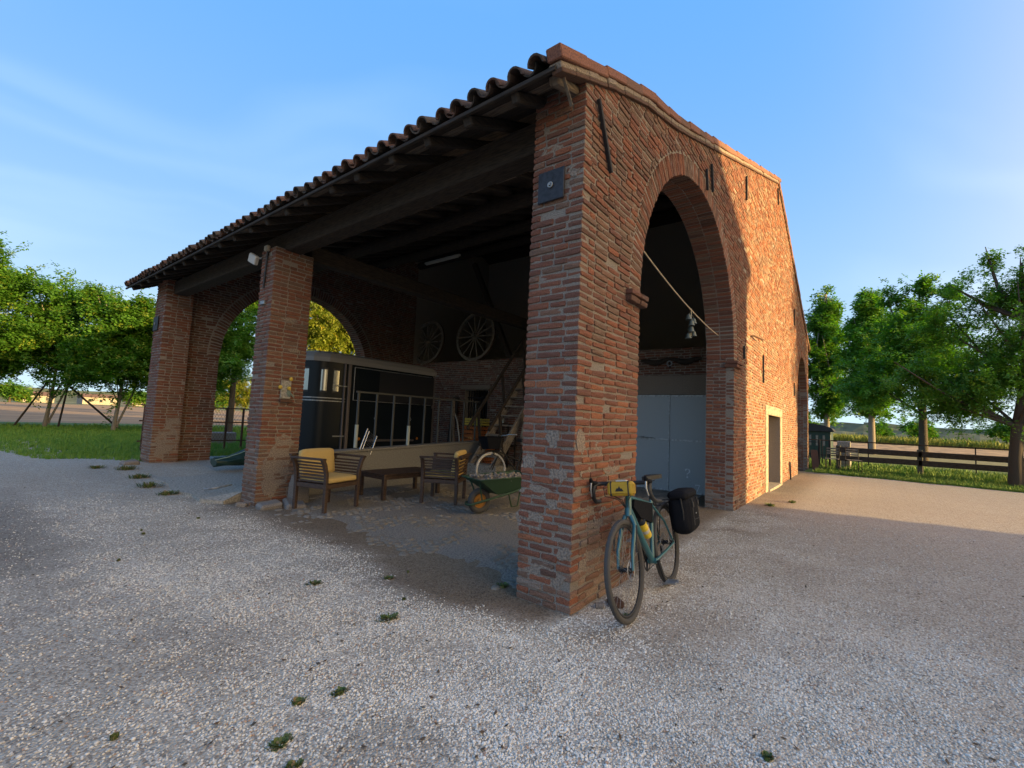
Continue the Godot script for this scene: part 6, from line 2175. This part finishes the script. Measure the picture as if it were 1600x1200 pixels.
func make_surroundings():
	rng.seed = 44
	var mb: MB
	# plank fence along the bank
	var f := thing("wooden_fence", "dark two-rail wooden plank fence on the grass bank", "fence")
	var z := -0.0
	var ends := [0.9, 3.2, 6.0, 8.8, 11.6]
	for k in ends.size():
		mb = MB.new()
		mb.bar(v3(18.3, -0.1, ends[k]), v3(18.3, 0.98, ends[k]), 0.15, 0.15, 0.02, Vector3(0, 0, 1))
		put("post", mb, M.post_wood, f)
		if k == 0: continue
		for y in [0.82, 0.52]:
			mb = MB.new()
			var L: float = ends[k] - ends[k - 1]
			mb.box(Transform3D.IDENTITY, v3(L + 0.1, 0.19, 0.045), 0.008)
			put("rail", mb, M.fence_wood, f, Transform3D(Basis(Vector3(0, 0, 1), Vector3.UP, Vector3(-1, 0, 0)) * Basis(Vector3(0, 0, 1), rng.randf_range(-0.01, 0.01)), v3(18.2, y, (ends[k] + ends[k - 1]) * 0.5)))
	var mf := thing("metal_fence", "thin dark metal rail fence behind the plank fence", "fence")
	for k in 16:
		mb = MB.new()
		mb.bar(v3(21.5, 0, -3.0 + k * 1.6), v3(21.5, 1.12, -3.0 + k * 1.6), 0.035, 0.035, 0.0, Vector3(0, 0, 1))
		put("post", mb, M.iron, mf)
	for y in [1.1, 0.45]:
		mb = MB.new()
		mb.bar(v3(21.5, y, -4.0), v3(21.5, y, 22.0), 0.035, 0.045, 0.0)
		put("rail", mb, M.rust if y > 1.0 else M.iron, mf)
	# gate, block pillar, hut and chairs past the barn corner
	var g := thing("iron_gate", "dark iron gate past the far corner of the barn", "gate")
	for zz in [0.28, 0.62]:
		mb = MB.new()
		mb.bar(v3(18.5, 0, zz), v3(18.5, 1.15, zz), 0.07, 0.07, 0.006, Vector3(0, 0, 1))
		put("post", mb, M.iron, g)
	for y in [0.1, 0.6, 1.05]:
		mb = MB.new()
		mb.bar(v3(18.5, y, -1.2), v3(18.5, y, 0.28), 0.03, 0.03, 0.002)
		put("bar", mb, M.iron, g)
	for k in 9:
		mb = MB.new()
		mb.tube([v3(18.5, 0.1, -1.2 + k * 0.165), v3(18.5, 1.05, -1.2 + k * 0.165)], 0.007, 5)
		put("rod", mb, M.iron, g)
	var bp := thing("block_pillar", "pale pillar of stacked concrete blocks beside the gate", "pillar", at(19.0, 0.0, 1.05))
	for k in 5:
		mb = MB.new()
		mb.box(Transform3D(Basis(Vector3.UP, rng.randf_range(-0.05, 0.05)), v3(0, 0.12 + k * 0.225, 0)), v3(0.42, 0.215, 0.42), 0.015)
		put("block", mb, M.concrete, bp)
	for k in 2:
		var c := thing("garden_chair", ["slim dark metal chair by the block pillar", "slim metal chair with a slatted back nearer the plank fence"][k], "chair", at(17.35, 0.06, 0.75 + k * 0.62, -1.6 + k * 0.3), "metal chairs by the gate")
		for sx in [-0.19, 0.19]:
			for sz in [-0.19, 0.19]:
				mb = MB.new()
				mb.tube([v3(sx, 0, sz), v3(-sx * 0.9 if false else sx, 0.44 if sz > 0 else 0.84, sz)], 0.012, 6)
				put("leg", mb, M.iron, c)
		mb = MB.new()
		for j in 5: mb.bar(v3(-0.2, 0.44, -0.17 + j * 0.085), v3(0.2, 0.44, -0.17 + j * 0.085), 0.055, 0.014, 0.002)
		put("seat", mb, M.grey_wood, c)
		mb = MB.new()
		for j in 3: mb.bar(v3(-0.2, 0.62 + j * 0.09, -0.19), v3(0.2, 0.62 + j * 0.09, -0.19), 0.012, 0.05, 0.002)
		put("backrest", mb, M.grey_wood, c)
	var hut := thing("garden_hut", "small dark green hut with a curved roof past the barn", "hut", at(27.0, 0.0, -0.9))
	mb = MB.new()
	mb.box(Transform3D(Basis.IDENTITY, v3(0, 0.75, 0)), v3(2.2, 1.5, 2.4), 0.02)
	put("wall", mb, M.tarp, hut)
	mb = MB.new()
	var ol := PackedVector2Array()
	for k in 9:
		var a := PI * k / 8.0
		ol.append(Vector2(-cos(a) * 1.35, 1.5 + sin(a) * 0.42))
	mb.prism(Transform3D(Basis(Vector3.UP, PI / 2), Vector3.ZERO), ol, 2.4)
	put("roof", mb, M.black, hut)
	for k in 7:
		mb = MB.new()
		mb.bar(v3(-1.13, 0.75, -0.9 + k * 0.3), v3(-1.13, 1.3, -0.9 + k * 0.3), 0.02, 0.1, 0.0, Vector3(0, 0, 1))
		put("slat", mb, M.grey_wood, hut)
	mb = MB.new()
	mb.bar(v3(17.5, 0.03, 0.25), v3(18.0, 0.75, 0.15), 0.22, 0.03, 0.004)
	tag(put("leaning_plank", mb, M.rust, self), "red-brown plank leaning at the far barn corner", "plank")
	mb = MB.new()
	mb.bar(v3(17.2, 0.05, 0.35), v3(18.2, 0.08, 0.3), 0.3, 0.05, 0.006)
	tag(put("ground_plank", mb, M.rust, self), "brown plank lying at the far barn corner", "plank")
	mb = MB.new()
	mb.bar(v3(14.5, 0.02, -0.35), v3(14.7, 2.9, -0.32), 0.5, 0.03, 0.004)
	tag(put("white_board", mb, M.white_paint, self), "tall white board leaning inside the second arch", "board")
	# what shows on the lawn: prop stakes and a rusty wire gate
	var k2 := 0
	for q in [[v3(0.75, 0.1, -26.2), v3(0.95, 2.4, -26.2)], [v3(2.6, 0.1, -24.5), v3(0.95, 2.0, -26.1)], [v3(3.1, 0.1, -21.9), v3(3.2, 2.0, -21.9)], [v3(-0.6, 0.1, -26.4), v3(0.3, 2.2, -26.3)]]:
		mb = MB.new()
		mb.tube([q[0], q[1]], 0.04, 6)
		tag(put("tree_stake", mb, M.old_wood, self), ["upright stake beside a hornbeam trunk", "slanting prop against a hornbeam", "lone thin post on the lawn near the far pillar", "leaning prop behind a hornbeam trunk"][k2], "stake", "stakes and props on the lawn")
		k2 += 1
	var rg := thing("rusty_fence", "rusty iron frame fence with wire mesh behind the arch", "fence")
	for x in [0.6, 2.55, 3.0, 4.6, 6.4]:
		mb = MB.new()
		mb.bar(v3(x, 0.1, -13.2), v3(x, 1.38, -13.2), 0.05, 0.05, 0.003, Vector3(0, 0, 1))
		put("post", mb, M.rust, rg)
	for y in [0.42, 0.95, 1.36]:
		mb = MB.new()
		mb.bar(v3(0.5, y, -13.2), v3(6.5, y, -13.2), 0.035, 0.035, 0.002)
		put("rail", mb, M.rust, rg)
	mb = MB.new()
	for k in 26:
		mb.bar(v3(0.6 + k * 0.08, 0.42, -13.2), v3(0.6 + k * 0.08 + 0.5, 1.36, -13.2), 0.004, 0.004, 0.0)
		mb.bar(v3(1.1 + k * 0.08, 0.42, -13.2), v3(0.6 + k * 0.08, 1.36, -13.2), 0.004, 0.004, 0.0)
	put("wire_mesh", mb, M.rust, rg).set_meta("kind", "stuff")
	mb = MB.new()
	var pts := []
	for k in 15:
		var u := k / 14.0
		pts.append(v3(4.6 + 34.0 * u, 4.9 - 0.9 * 4.0 * u * (1 - u) + 1.2 * u, -21.5))
	mb.tube(pts, 0.02, 5)
	tag(put("overhead_wire", mb, M.black, self), "thin overhead wire crossing behind the arch", "wire")
	mb = MB.new()
	mb.box(Transform3D(Basis.IDENTITY, v3(0, 0.2, 0)), v3(1.0, 0.4, 0.35), 0.03)
	tag(put("stone_bench", mb, M.stone, self, at(3.2, 0.15, -15.5)), "low grey stone block on the lawn behind the arch", "bench")
	# houses far across the field
	k2 = 0
	for q in [[24.0, -250.0, 9.0, 2.6], [44.0, -262.0, 12.0, 3.0], [4.0, -255.0, 9.0, 2.4], [62.0, -270.0, 14.0, 3.6], [260.0, -90.0, 12.0, 4.0]]:
		var h := thing("far_house", ["low cream house with a red roof across the ploughed field", "long white farm building across the ploughed field", "small pale house at the edge of the ploughed field", "tall pale house behind the hedge trees", "pale house beyond the crop"][k2], "house", at(q[0], 0, q[1], 0.1 * k2))
		mb = MB.new()
		mb.box(Transform3D(Basis.IDENTITY, v3(0, q[3] * 0.5, 0)), v3(q[2], q[3], 7.0))
		put("wall", mb, M.house_white, h)
		mb = MB.new()
		mb.prism(Transform3D(Basis(Vector3.UP, PI / 2), v3(0, q[3], 0)), PackedVector2Array([Vector2(-3.9, 0), Vector2(3.9, 0), Vector2(0, 1.5)]), q[2] + 0.6)
		put("roof", mb, M.house_roof, h)
		for j in 3:
			mb = MB.new()
			mb.box(Transform3D(Basis.IDENTITY, v3(-q[2] * 0.3 + j * q[2] * 0.3, q[3] * 0.55, 3.52)), v3(1.0, 1.2, 0.06))
			put("window", mb, M.dark_glass, h)
		k2 += 1

# ---------------------------------------------------------------- trees and plants
func leaf_clump(sd: int, n: int, spread: float, size: float, droop := 0.0) -> ArrayMesh:
	var r2 := RandomNumberGenerator.new()
	r2.seed = sd
	var mb := MB.new()
	mb.colored = true
	for k in n:
		var o := Vector3(r2.randf_range(-1, 1), r2.randf_range(-0.7, 0.7), r2.randf_range(-1, 1)) * spread
		var a := r2.randf() * TAU
		var d := Vector3(cos(a), r2.randf_range(-0.6, 0.35) - droop, sin(a)).normalized()
		var w := d.cross(Vector3(r2.randf_range(-0.5, 0.5), 1, r2.randf_range(-0.5, 0.5))).normalized()
		var l := size * r2.randf_range(0.7, 1.25)
		var up := w.cross(d)
		var g := r2.randf_range(0.8, 1.15)
		mb.col = Color(g, g, g)
		var m := o + d * l * 0.5
		mb.tri(o, m + w * l * 0.3 + up * l * 0.06, o + d * l)
		mb.tri(o, o + d * l, m - w * l * 0.3 + up * l * 0.06)
	return mb.mesh()

var clumps := []

# a tree: tapered trunk(s), limbs to the lobes of the crown, leaves in and on the lobes
# lobes: [centre (from the foot), radii, leaves]
func tree(called: String, label: String, foot: Vector3, trunks: Array, lobes: Array, cols: Array, bark: Material, csize: float, sd: int, group := "", clump := 0):
	var r2 := RandomNumberGenerator.new()
	r2.seed = sd
	var t := thing(called, label, "tree", Transform3D(Basis.IDENTITY, foot), group)
	for tr in trunks:
		var mb := MB.new()
		var pts := []
		var rad := []
		for k in tr.size():
			pts.append(Vector3(tr[k][0], tr[k][1], tr[k][2])); rad.append(tr[k][3])
		# a flare at the foot
		pts.insert(0, pts[0] - Vector3(0, 0.1, 0)); rad.insert(0, rad[0] * 1.35)
		mb.tube(pts, rad, 9)
		put("trunk", mb, bark, t)
	var top := Vector3.ZERO
	var spine := []
	for q in trunks[0]: spine.append(Vector3(q[0], q[1], q[2]))
	var bm := MB.new()
	for lb in lobes:
		var c: Vector3 = lb[0]
		for k in 2:
			var s: Vector3 = spine[spine.size() - 1]
			for p in spine:
				if p.y < c.y - 0.15 * c.y and p.y > c.y * 0.35: s = p
			var e: Vector3 = c + Vector3(r2.randf_range(-0.6, 0.6), r2.randf_range(-0.2, 0.7), r2.randf_range(-0.6, 0.6)) * lb[1]
			var mid: Vector3 = s.lerp(e, 0.5) + Vector3(r2.randf_range(-0.2, 0.2), -0.1, r2.randf_range(-0.2, 0.2)) * s.distance_to(e) * 0.4
			var th: float = trunks[0][0][3]
			bm.tube([s, mid, e], [th * 0.35, th * 0.22, th * 0.06], 5, false)
	put("limbs", bm, bark, t)
	var xfs := []
	var cc := []
	for lb in lobes:
		var c: Vector3 = lb[0]
		var tw: int = max(3, int(lb[2] * 1.35 / 12.0))
		for k in tw:
			# a twig that grows outwards through the lobe, leaves strung along it
			var d := Vector3(r2.randfn(), r2.randfn(), r2.randfn()).normalized()
			var lump := 0.8 + 0.85 * gn.get_noise_3d(d.x * 90.0 + sd * 37.0, d.y * 90.0, d.z * 90.0)
			var st: Vector3 = c + d * pow(r2.randf(), 0.6) * 0.72 * lump * lb[1]
			var g := (d + Vector3(r2.randf_range(-0.7, 0.7), r2.randf_range(-0.15, 0.75) - (1.0 if clump == 2 else 0.0), r2.randf_range(-0.7, 0.7))).normalized()
			var L: float = ((lb[1] as Vector3).length() / 1.73) * r2.randf_range(0.28, 0.8) * lump
			var shade := r2.randf()
			if gn.get_noise_3d(st.x * 45.0 + sd, st.y * 45.0, st.z * 45.0) < -0.07: continue
			for i in 12:
				var u := (i + r2.randf()) / 12.0
				var w := 0.16 * csize * (1.15 - 0.75 * u)
				var p: Vector3 = st + g * L * u + Vector3(r2.randf_range(-1, 1), r2.randf_range(-1, 1) - u * u * 0.6, r2.randf_range(-1, 1)) * w
				var s := csize * r2.randf_range(0.55, 1.05) * (1.1 - 0.35 * u)
				xfs.append(Transform3D(Basis.from_euler(Vector3(r2.randf_range(-0.6, 0.6), r2.randf() * TAU, r2.randf_range(-0.6, 0.6))).scaled(Vector3.ONE * s), p))
				var q: Color = cols[0].lerp(cols[1], clamp(shade * 0.6 + r2.randf() * 0.5, 0.0, 1.0))
				if r2.randf() < 0.05 + 0.12 * u: q = cols[2]
				cc.append(q)
	var cr := multi("crown", clumps[clump], M.leaf, xfs, cc, t)
	return t

func make_trees():
	clumps = [leaf_clump(1, 9, 0.16, 0.13), leaf_clump(2, 10, 0.15, 0.10), leaf_clump(3, 9, 0.2, 0.16, 0.5)]
	var horn := [Color(0.06, 0.17, 0.015), Color(0.11, 0.27, 0.028), Color(0.25, 0.34, 0.04)]
	var lime := [Color(0.14, 0.20, 0.015), Color(0.25, 0.28, 0.03), Color(0.32, 0.27, 0.03)]
	var popl := [Color(0.085, 0.22, 0.028), Color(0.15, 0.33, 0.05), Color(0.24, 0.36, 0.06)]
	# the row of hornbeams on the lawn
	var k := 0
	for q in [[-2.6, -27.0, 7.3, 2.8], [0.35, -26.4, 6.7, 2.6], [2.0, -23.2, 5.8, 2.2], [4.6, -22.6, 5.8, 2.2], [-5.8, -28.0, 7.4, 3.0]]:
		var h: float = q[2]
		var w: float = q[3]
		var lob := [[Vector3(0, 1.7 + (h - 1.7) * 0.30, 0), Vector3(w * 1.05, (h - 1.7) * 0.36, w * 1.1), 3000], [Vector3(0.2, 1.7 + (h - 1.7) * 0.64, 0.1), Vector3(w * 1.0, (h - 1.7) * 0.36, w * 1.0), 2900]]
		for j in 5:
			var a := TAU * j / 5.0 + k
			lob.append([Vector3(cos(a) * w * 0.55, 1.7 + (h - 1.7) * (0.22 + 0.14 * (j % 4)), sin(a) * w * 0.55), Vector3(w * 0.5, (h - 1.7) * 0.22, w * 0.5), 700])
		for j in 7:
			var a := 2.4 * j + k * 1.3
			lob.append([Vector3(cos(a) * w * 0.5, h * (0.80 + 0.045 * (j % 4)), sin(a) * w * 0.5), Vector3(0.55, 0.9, 0.55), 260])
		tree("hornbeam", ["dense green hornbeam filling the row before the field", "tall hornbeam on a leaning trunk with a wooden prop", "hornbeam with two slim trunks near the far pillar", "hornbeam showing behind the far pillar and arch edge", "outermost hornbeam of the dense row on the lawn"][k], Vector3(q[0], 0.15, q[1]), [[[0, 0, 0, 0.085], [0.1, 1.2, 0.0, 0.065], [0.15, 2.6, 0.05, 0.05], [0.2, h * 0.58, 0.1, 0.03]], [[0.12, 0.3, 0, 0.045], [0.5, 1.6, 0.1, 0.035], [0.7, 2.8, 0.2, 0.02]]], lob, horn, M.pale_bark, 1.25, 50 + k, "hornbeams in a row on the lawn")
		k += 1
	# trees seen through the arch
	tree("green_tree", "tall green tree seen through the far arch", Vector3(5.6, 0.1, -21.0), [[[0, 0, 0, 0.14], [0, 3.0, 0, 0.1], [0.1, 6.5, 0, 0.04]]], [[Vector3(0, 4.6, 0), Vector3(1.5, 2.2, 1.5), 2200], [Vector3(0.4, 6.4, 0), Vector3(1.2, 1.6, 1.2), 1100], [Vector3(-0.5, 3.3, 0.3), Vector3(1.2, 0.9, 1.2), 700]], popl, M.bark, 1.1, 71)
	tree("young_tree", "small yellow-green tree at the edge of the field behind the arch", Vector3(15.0, 0.1, -45.5), [[[0, 0, 0, 0.12], [0.2, 2.0, 0, 0.09], [0.2, 4.0, 0, 0.04]]], [[Vector3(0, 3.0, 0), Vector3(2.4, 1.9, 2.3), 1500], [Vector3(1.1, 2.2, 0.5), Vector3(1.6, 1.3, 1.6), 600]], lime, M.bark, 1.6, 72)
	tree("birch_tree", "drooping birch with sunlit yellow leaves behind the trailer", Vector3(21.5, 0.1, -39.5), [[[0, 0, 0, 0.28], [0, 5.5, 0, 0.2], [0.4, 15.0, 0, 0.07]]], [[Vector3(0, 10.2, 0), Vector3(4.4, 4.8, 4.0), 4200], [Vector3(-2.6, 8.6, 0.9), Vector3(2.6, 4.0, 2.4), 1700], [Vector3(2.4, 7.4, 1.1), Vector3(2.8, 4.2, 2.6), 1700]], lime, M.pale_bark, 2.2, 73, "", 2)
	# poplars beyond the rail fence
	k = 0
	for q in [[45.0, -0.9, 14.3, 2.5], [40.5, 2.1, 12.6, 2.5], [46.0, -4.2, 13.0, 2.2]]:
		var h: float = q[2]
		var w: float = q[3]
		var lob := []
		for j in 14:
			var u := j / 13.0
			var ww := w * sin(PI * (0.22 + 0.70 * u))
			var a := 2.4 * j
			lob.append([Vector3(cos(a) * ww * 0.25, 3.6 + (h - 4.6) * u, sin(a) * ww * 0.25), Vector3(ww * 0.95, (h - 3.0) * 0.13, ww * 0.95), 560])
		tree("poplar_tree", ["slender poplar with a bare pale trunk past the barn corner", "bushy poplar standing beyond the rail fence", "poplar half hidden behind the barn corner"][k], Vector3(q[0], 0.0, q[1]), [[[0, 0, 0, 0.24], [0, 4.0, 0, 0.18], [0.1, 9.0, 0, 0.1], [0.1, h - 0.5, 0, 0.03]]], lob, popl, M.pale_bark, 2.1, 80 + k, "poplars beyond the rail fence")
		k += 1
	# broad trees over the fence
	tree("broad_tree", "broad leafy tree with a grey trunk behind the rail fence", Vector3(29.0, 0.0, 4.1), [[[0, 0, 0, 0.2], [0, 2.6, 0, 0.17], [0.1, 5.0, 0, 0.1], [0.1, 9.0, 0, 0.04]]], [[Vector3(0, 5.0, 0), Vector3(3.1, 2.4, 3.0), 3600], [Vector3(0, 7.2, -0.3), Vector3(2.2, 2.3, 2.2), 2200], [Vector3(-0.5, 3.8, 1.8), Vector3(2.0, 1.1, 1.8), 1100], [Vector3(0.2, 3.9, -2.0), Vector3(1.8, 1.0, 1.6), 900], [Vector3(0, 9.4, 0.1), Vector3(0.6, 1.2, 0.6), 240], [Vector3(0, 9.0, 1.3), Vector3(0.5, 1.0, 0.5), 180], [Vector3(0, 8.9, -1.3), Vector3(0.5, 0.9, 0.5), 160]], popl, M.bark, 1.5, 91)
	tree("mulberry_tree", "big leafy mulberry with a thick trunk on the grass bank", Vector3(17.1, 0.05, 5.25), [[[0, 0, 0, 0.19], [-0.05, 0.9, 0, 0.155], [-0.15, 1.8, 0.05, 0.14], [-0.2, 3.0, 0.2, 0.10], [-0.1, 5.0, 0.3, 0.06], [0, 6.8, 0.3, 0.025]]], [[Vector3(-0.2, 3.0, -0.6), Vector3(2.2, 1.2, 2.0), 3000], [Vector3(0.2, 4.3, 0.3), Vector3(2.2, 1.4, 2.2), 2600], [Vector3(0, 2.7, 1.8), Vector3(1.9, 1.0, 1.5), 1700], [Vector3(-0.6, 3.1, -2.2), Vector3(1.3, 1.1, 1.2), 1000], [Vector3(0.2, 4.9, -1.6), Vector3(1.1, 1.2, 1.0), 650], [Vector3(-0.5, 2.4, -1.4), Vector3(1.5, 0.7, 0.9), 900], [Vector3(0.2, 5.6, 0.0), Vector3(1.6, 1.1, 1.6), 1300], [Vector3(0, 6.6, 0.5), Vector3(0.6, 1.1, 0.6), 260], [Vector3(0.2, 6.2, -1.1), Vector3(0.5, 0.9, 0.5), 200], [Vector3(-0.3, 6.0, 1.6), Vector3(0.7, 0.9, 0.7), 260], [Vector3(0.3, 7.0, -0.3), Vector3(0.35, 0.9, 0.35), 110]], popl, M.bark, 0.95, 92, "", 1)
	tree("mulberry_tree", "mulberry farther along the grass bank, mostly out of view", Vector3(18.5, 0.05, 12.5), [[[0, 0, 0, 0.24], [0, 1.8, 0, 0.18], [0, 5.5, 0, 0.05]]], [[Vector3(0, 3.4, 0), Vector3(2.6, 1.6, 2.6), 2600], [Vector3(0, 5.4, 0), Vector3(2.2, 1.5, 2.2), 1800]], popl, M.bark, 1.1, 93, "", 1)
	tree("ash_tree", "tall ash outside the view whose shade reaches the gable", Vector3(19.8, 0.0, 24.0), [[[0, 0, 0, 0.3], [0, 4.0, 0, 0.22], [0, 10.0, 0, 0.08]]], [[Vector3(0, 8.2, 0), Vector3(2.6, 2.6, 2.6), 2200], [Vector3(-0.6, 10.8, 0), Vector3(1.8, 2.0, 1.8), 1000], [Vector3(0.8, 5.6, 0), Vector3(2.4, 1.6, 2.4), 1200]], popl, M.bark, 1.6, 94)
	# hedge trees far off, left and right, as single crowns
	k = 0
	for q in [[-40.0, -185.0, 7.0], [-15.0, -182.0, 5.0], [12.0, -186.0, 6.0], [38.0, -180.0, 6.5], [60.0, -178.0, 8.0], [90.0, -170.0, 7.5], [150.0, 12.0, 7.0], [165.0, 30.0, 8.0], [160.0, 46.0, 6.5], [170.0, -14.0, 7.5], [180.0, 5.0, 6.0]]:
		var h: float = q[2]
		tree("field_tree", "dark round tree at the far edge of the ploughed field" if k < 6 else "dark tree in the far hedge past the crop", Vector3(q[0], 0.0, q[1]), [[[0, 0, 0, 0.3], [0, h * 0.6, 0, 0.1]]], [[Vector3(0, h * 0.55, 0), Vector3(h * 0.55, h * 0.42, h * 0.55), 420], [Vector3(h * 0.4, h * 0.4, h * 0.2), Vector3(h * 0.4, h * 0.3, h * 0.4), 200]], horn, M.bark, 6.0, 110 + k, "hedge trees beyond the ploughed field" if k < 6 else "hedge trees past the crop")
		k += 1

func make_tufts():
	rng.seed = 66
	var spots := [[Vector3(-0.93, 0, -1.84), 1.0], [Vector3(-0.91, 0, -0.90), 1.25], [Vector3(-0.42, 0, -1.54), 0.7], [Vector3(-0.65, 0, 1.36), 0.45], [Vector3(-1.6, 0, -0.38), 0.6], [Vector3(-1.77, 0, -0.46), 0.55], [Vector3(-1.96, 0, -0.25), 0.8], [Vector3(-1.98, 0, -0.08), 0.55], [Vector3(0.30, 0, 0.30), 0.4], [Vector3(-0.60, 0, -8.2), 2.2], [Vector3(-0.66, 0, -7.3), 2.4], [Vector3(-0.62, 0, -6.6), 1.8], [Vector3(-0.55, 0, -9.2), 2.4], [Vector3(-0.9, 0, -9.6), 1.8], [Vector3(-0.12, 0, -5.75), 1.2], [Vector3(0.12, 0, -0.72), 0.8], [Vector3(6.4, 0, 0.35), 1.4], [Vector3(7.2, 0, 0.6), 1.2]]
	for k in 11:
		var a := rng.randf_range(-1.45, -0.4)
		var r := rng.randf_range(1.6, 7.0)
		var p := Vector3(eye.x + r * cos(a), 0, eye.z + r * sin(a))
		if p.x > -0.1 and p.z < 0.05: continue
		spots.insert(8, [p, rng.randf_range(0.12, 0.35)])
	var more := spots.size() - 18
	var words := ["low green weed tuft growing in the loose gravel", "weed tuft rooted along the broken edge of the concrete slab", "small weed at the foot of the brick pillars", "weed tuft at the sunlit edge of the gable"]
	for k in spots.size():
		var p: Vector3 = spots[k][0]
		var s: float = spots[k][1]
		var mb := MB.new()
		mb.colored = true
		for i in int(50 + 40 * s):
			var a := rng.randf() * TAU
			var d := Vector3(cos(a), 0, sin(a))
			var o := d * rng.randf() * (0.038 if k < 8 + more else 0.05) * s
			o.x *= 1.5
			var h := rng.randf_range(0.006, 0.022) * (s * 1.5 if k >= 8 + more else rng.randf_range(0.5, 1.2))
			var w := Vector3(-d.z, 0, d.x) * rng.randf_range(0.003, 0.007)
			var q := rng.randf()
			mb.col = Color(0.05, 0.10, 0.02).lerp(Color(0.13, 0.15, 0.05), q) if rng.randf() < 0.85 else Color(0.22, 0.17, 0.09)
			var e := o + d * rng.randf_range(0.01, 0.03) * s + Vector3(0, h, 0)
			mb.quad(o - w, o + w, o.lerp(e, 0.6) + w * 1.4 + Vector3(0, h * 0.3, 0), o.lerp(e, 0.6) - w * 1.4 + Vector3(0, h * 0.3, 0))
			mb.tri(o.lerp(e, 0.6) - w * 1.4 + Vector3(0, h * 0.3, 0), o.lerp(e, 0.6) + w * 1.4 + Vector3(0, h * 0.3, 0), e)
		p.y = gy(p.x, p.z)
		var kind := 0 if k < 8 + more else (1 if k > 8 + more and k < 14 + more else (3 if k > 15 + more else 2))
		tag(put("weed_tuft", mb, M.blade, self, Transform3D(Basis.IDENTITY, p)), words[kind], "weed", ["weeds in the gravel", "weeds along the slab", "weeds at the pillars", "weeds by the gable"][kind])

func _ready():
	rng.seed = 1
	make_materials()
	make_light()
	make_ground()
	make_barn()
	make_farmhouse()
	make_portico()
	make_trailer()
	make_furniture()
	make_wheelbarrow()
	make_bicycle()
	make_surroundings()
	make_trees()
	make_tufts()
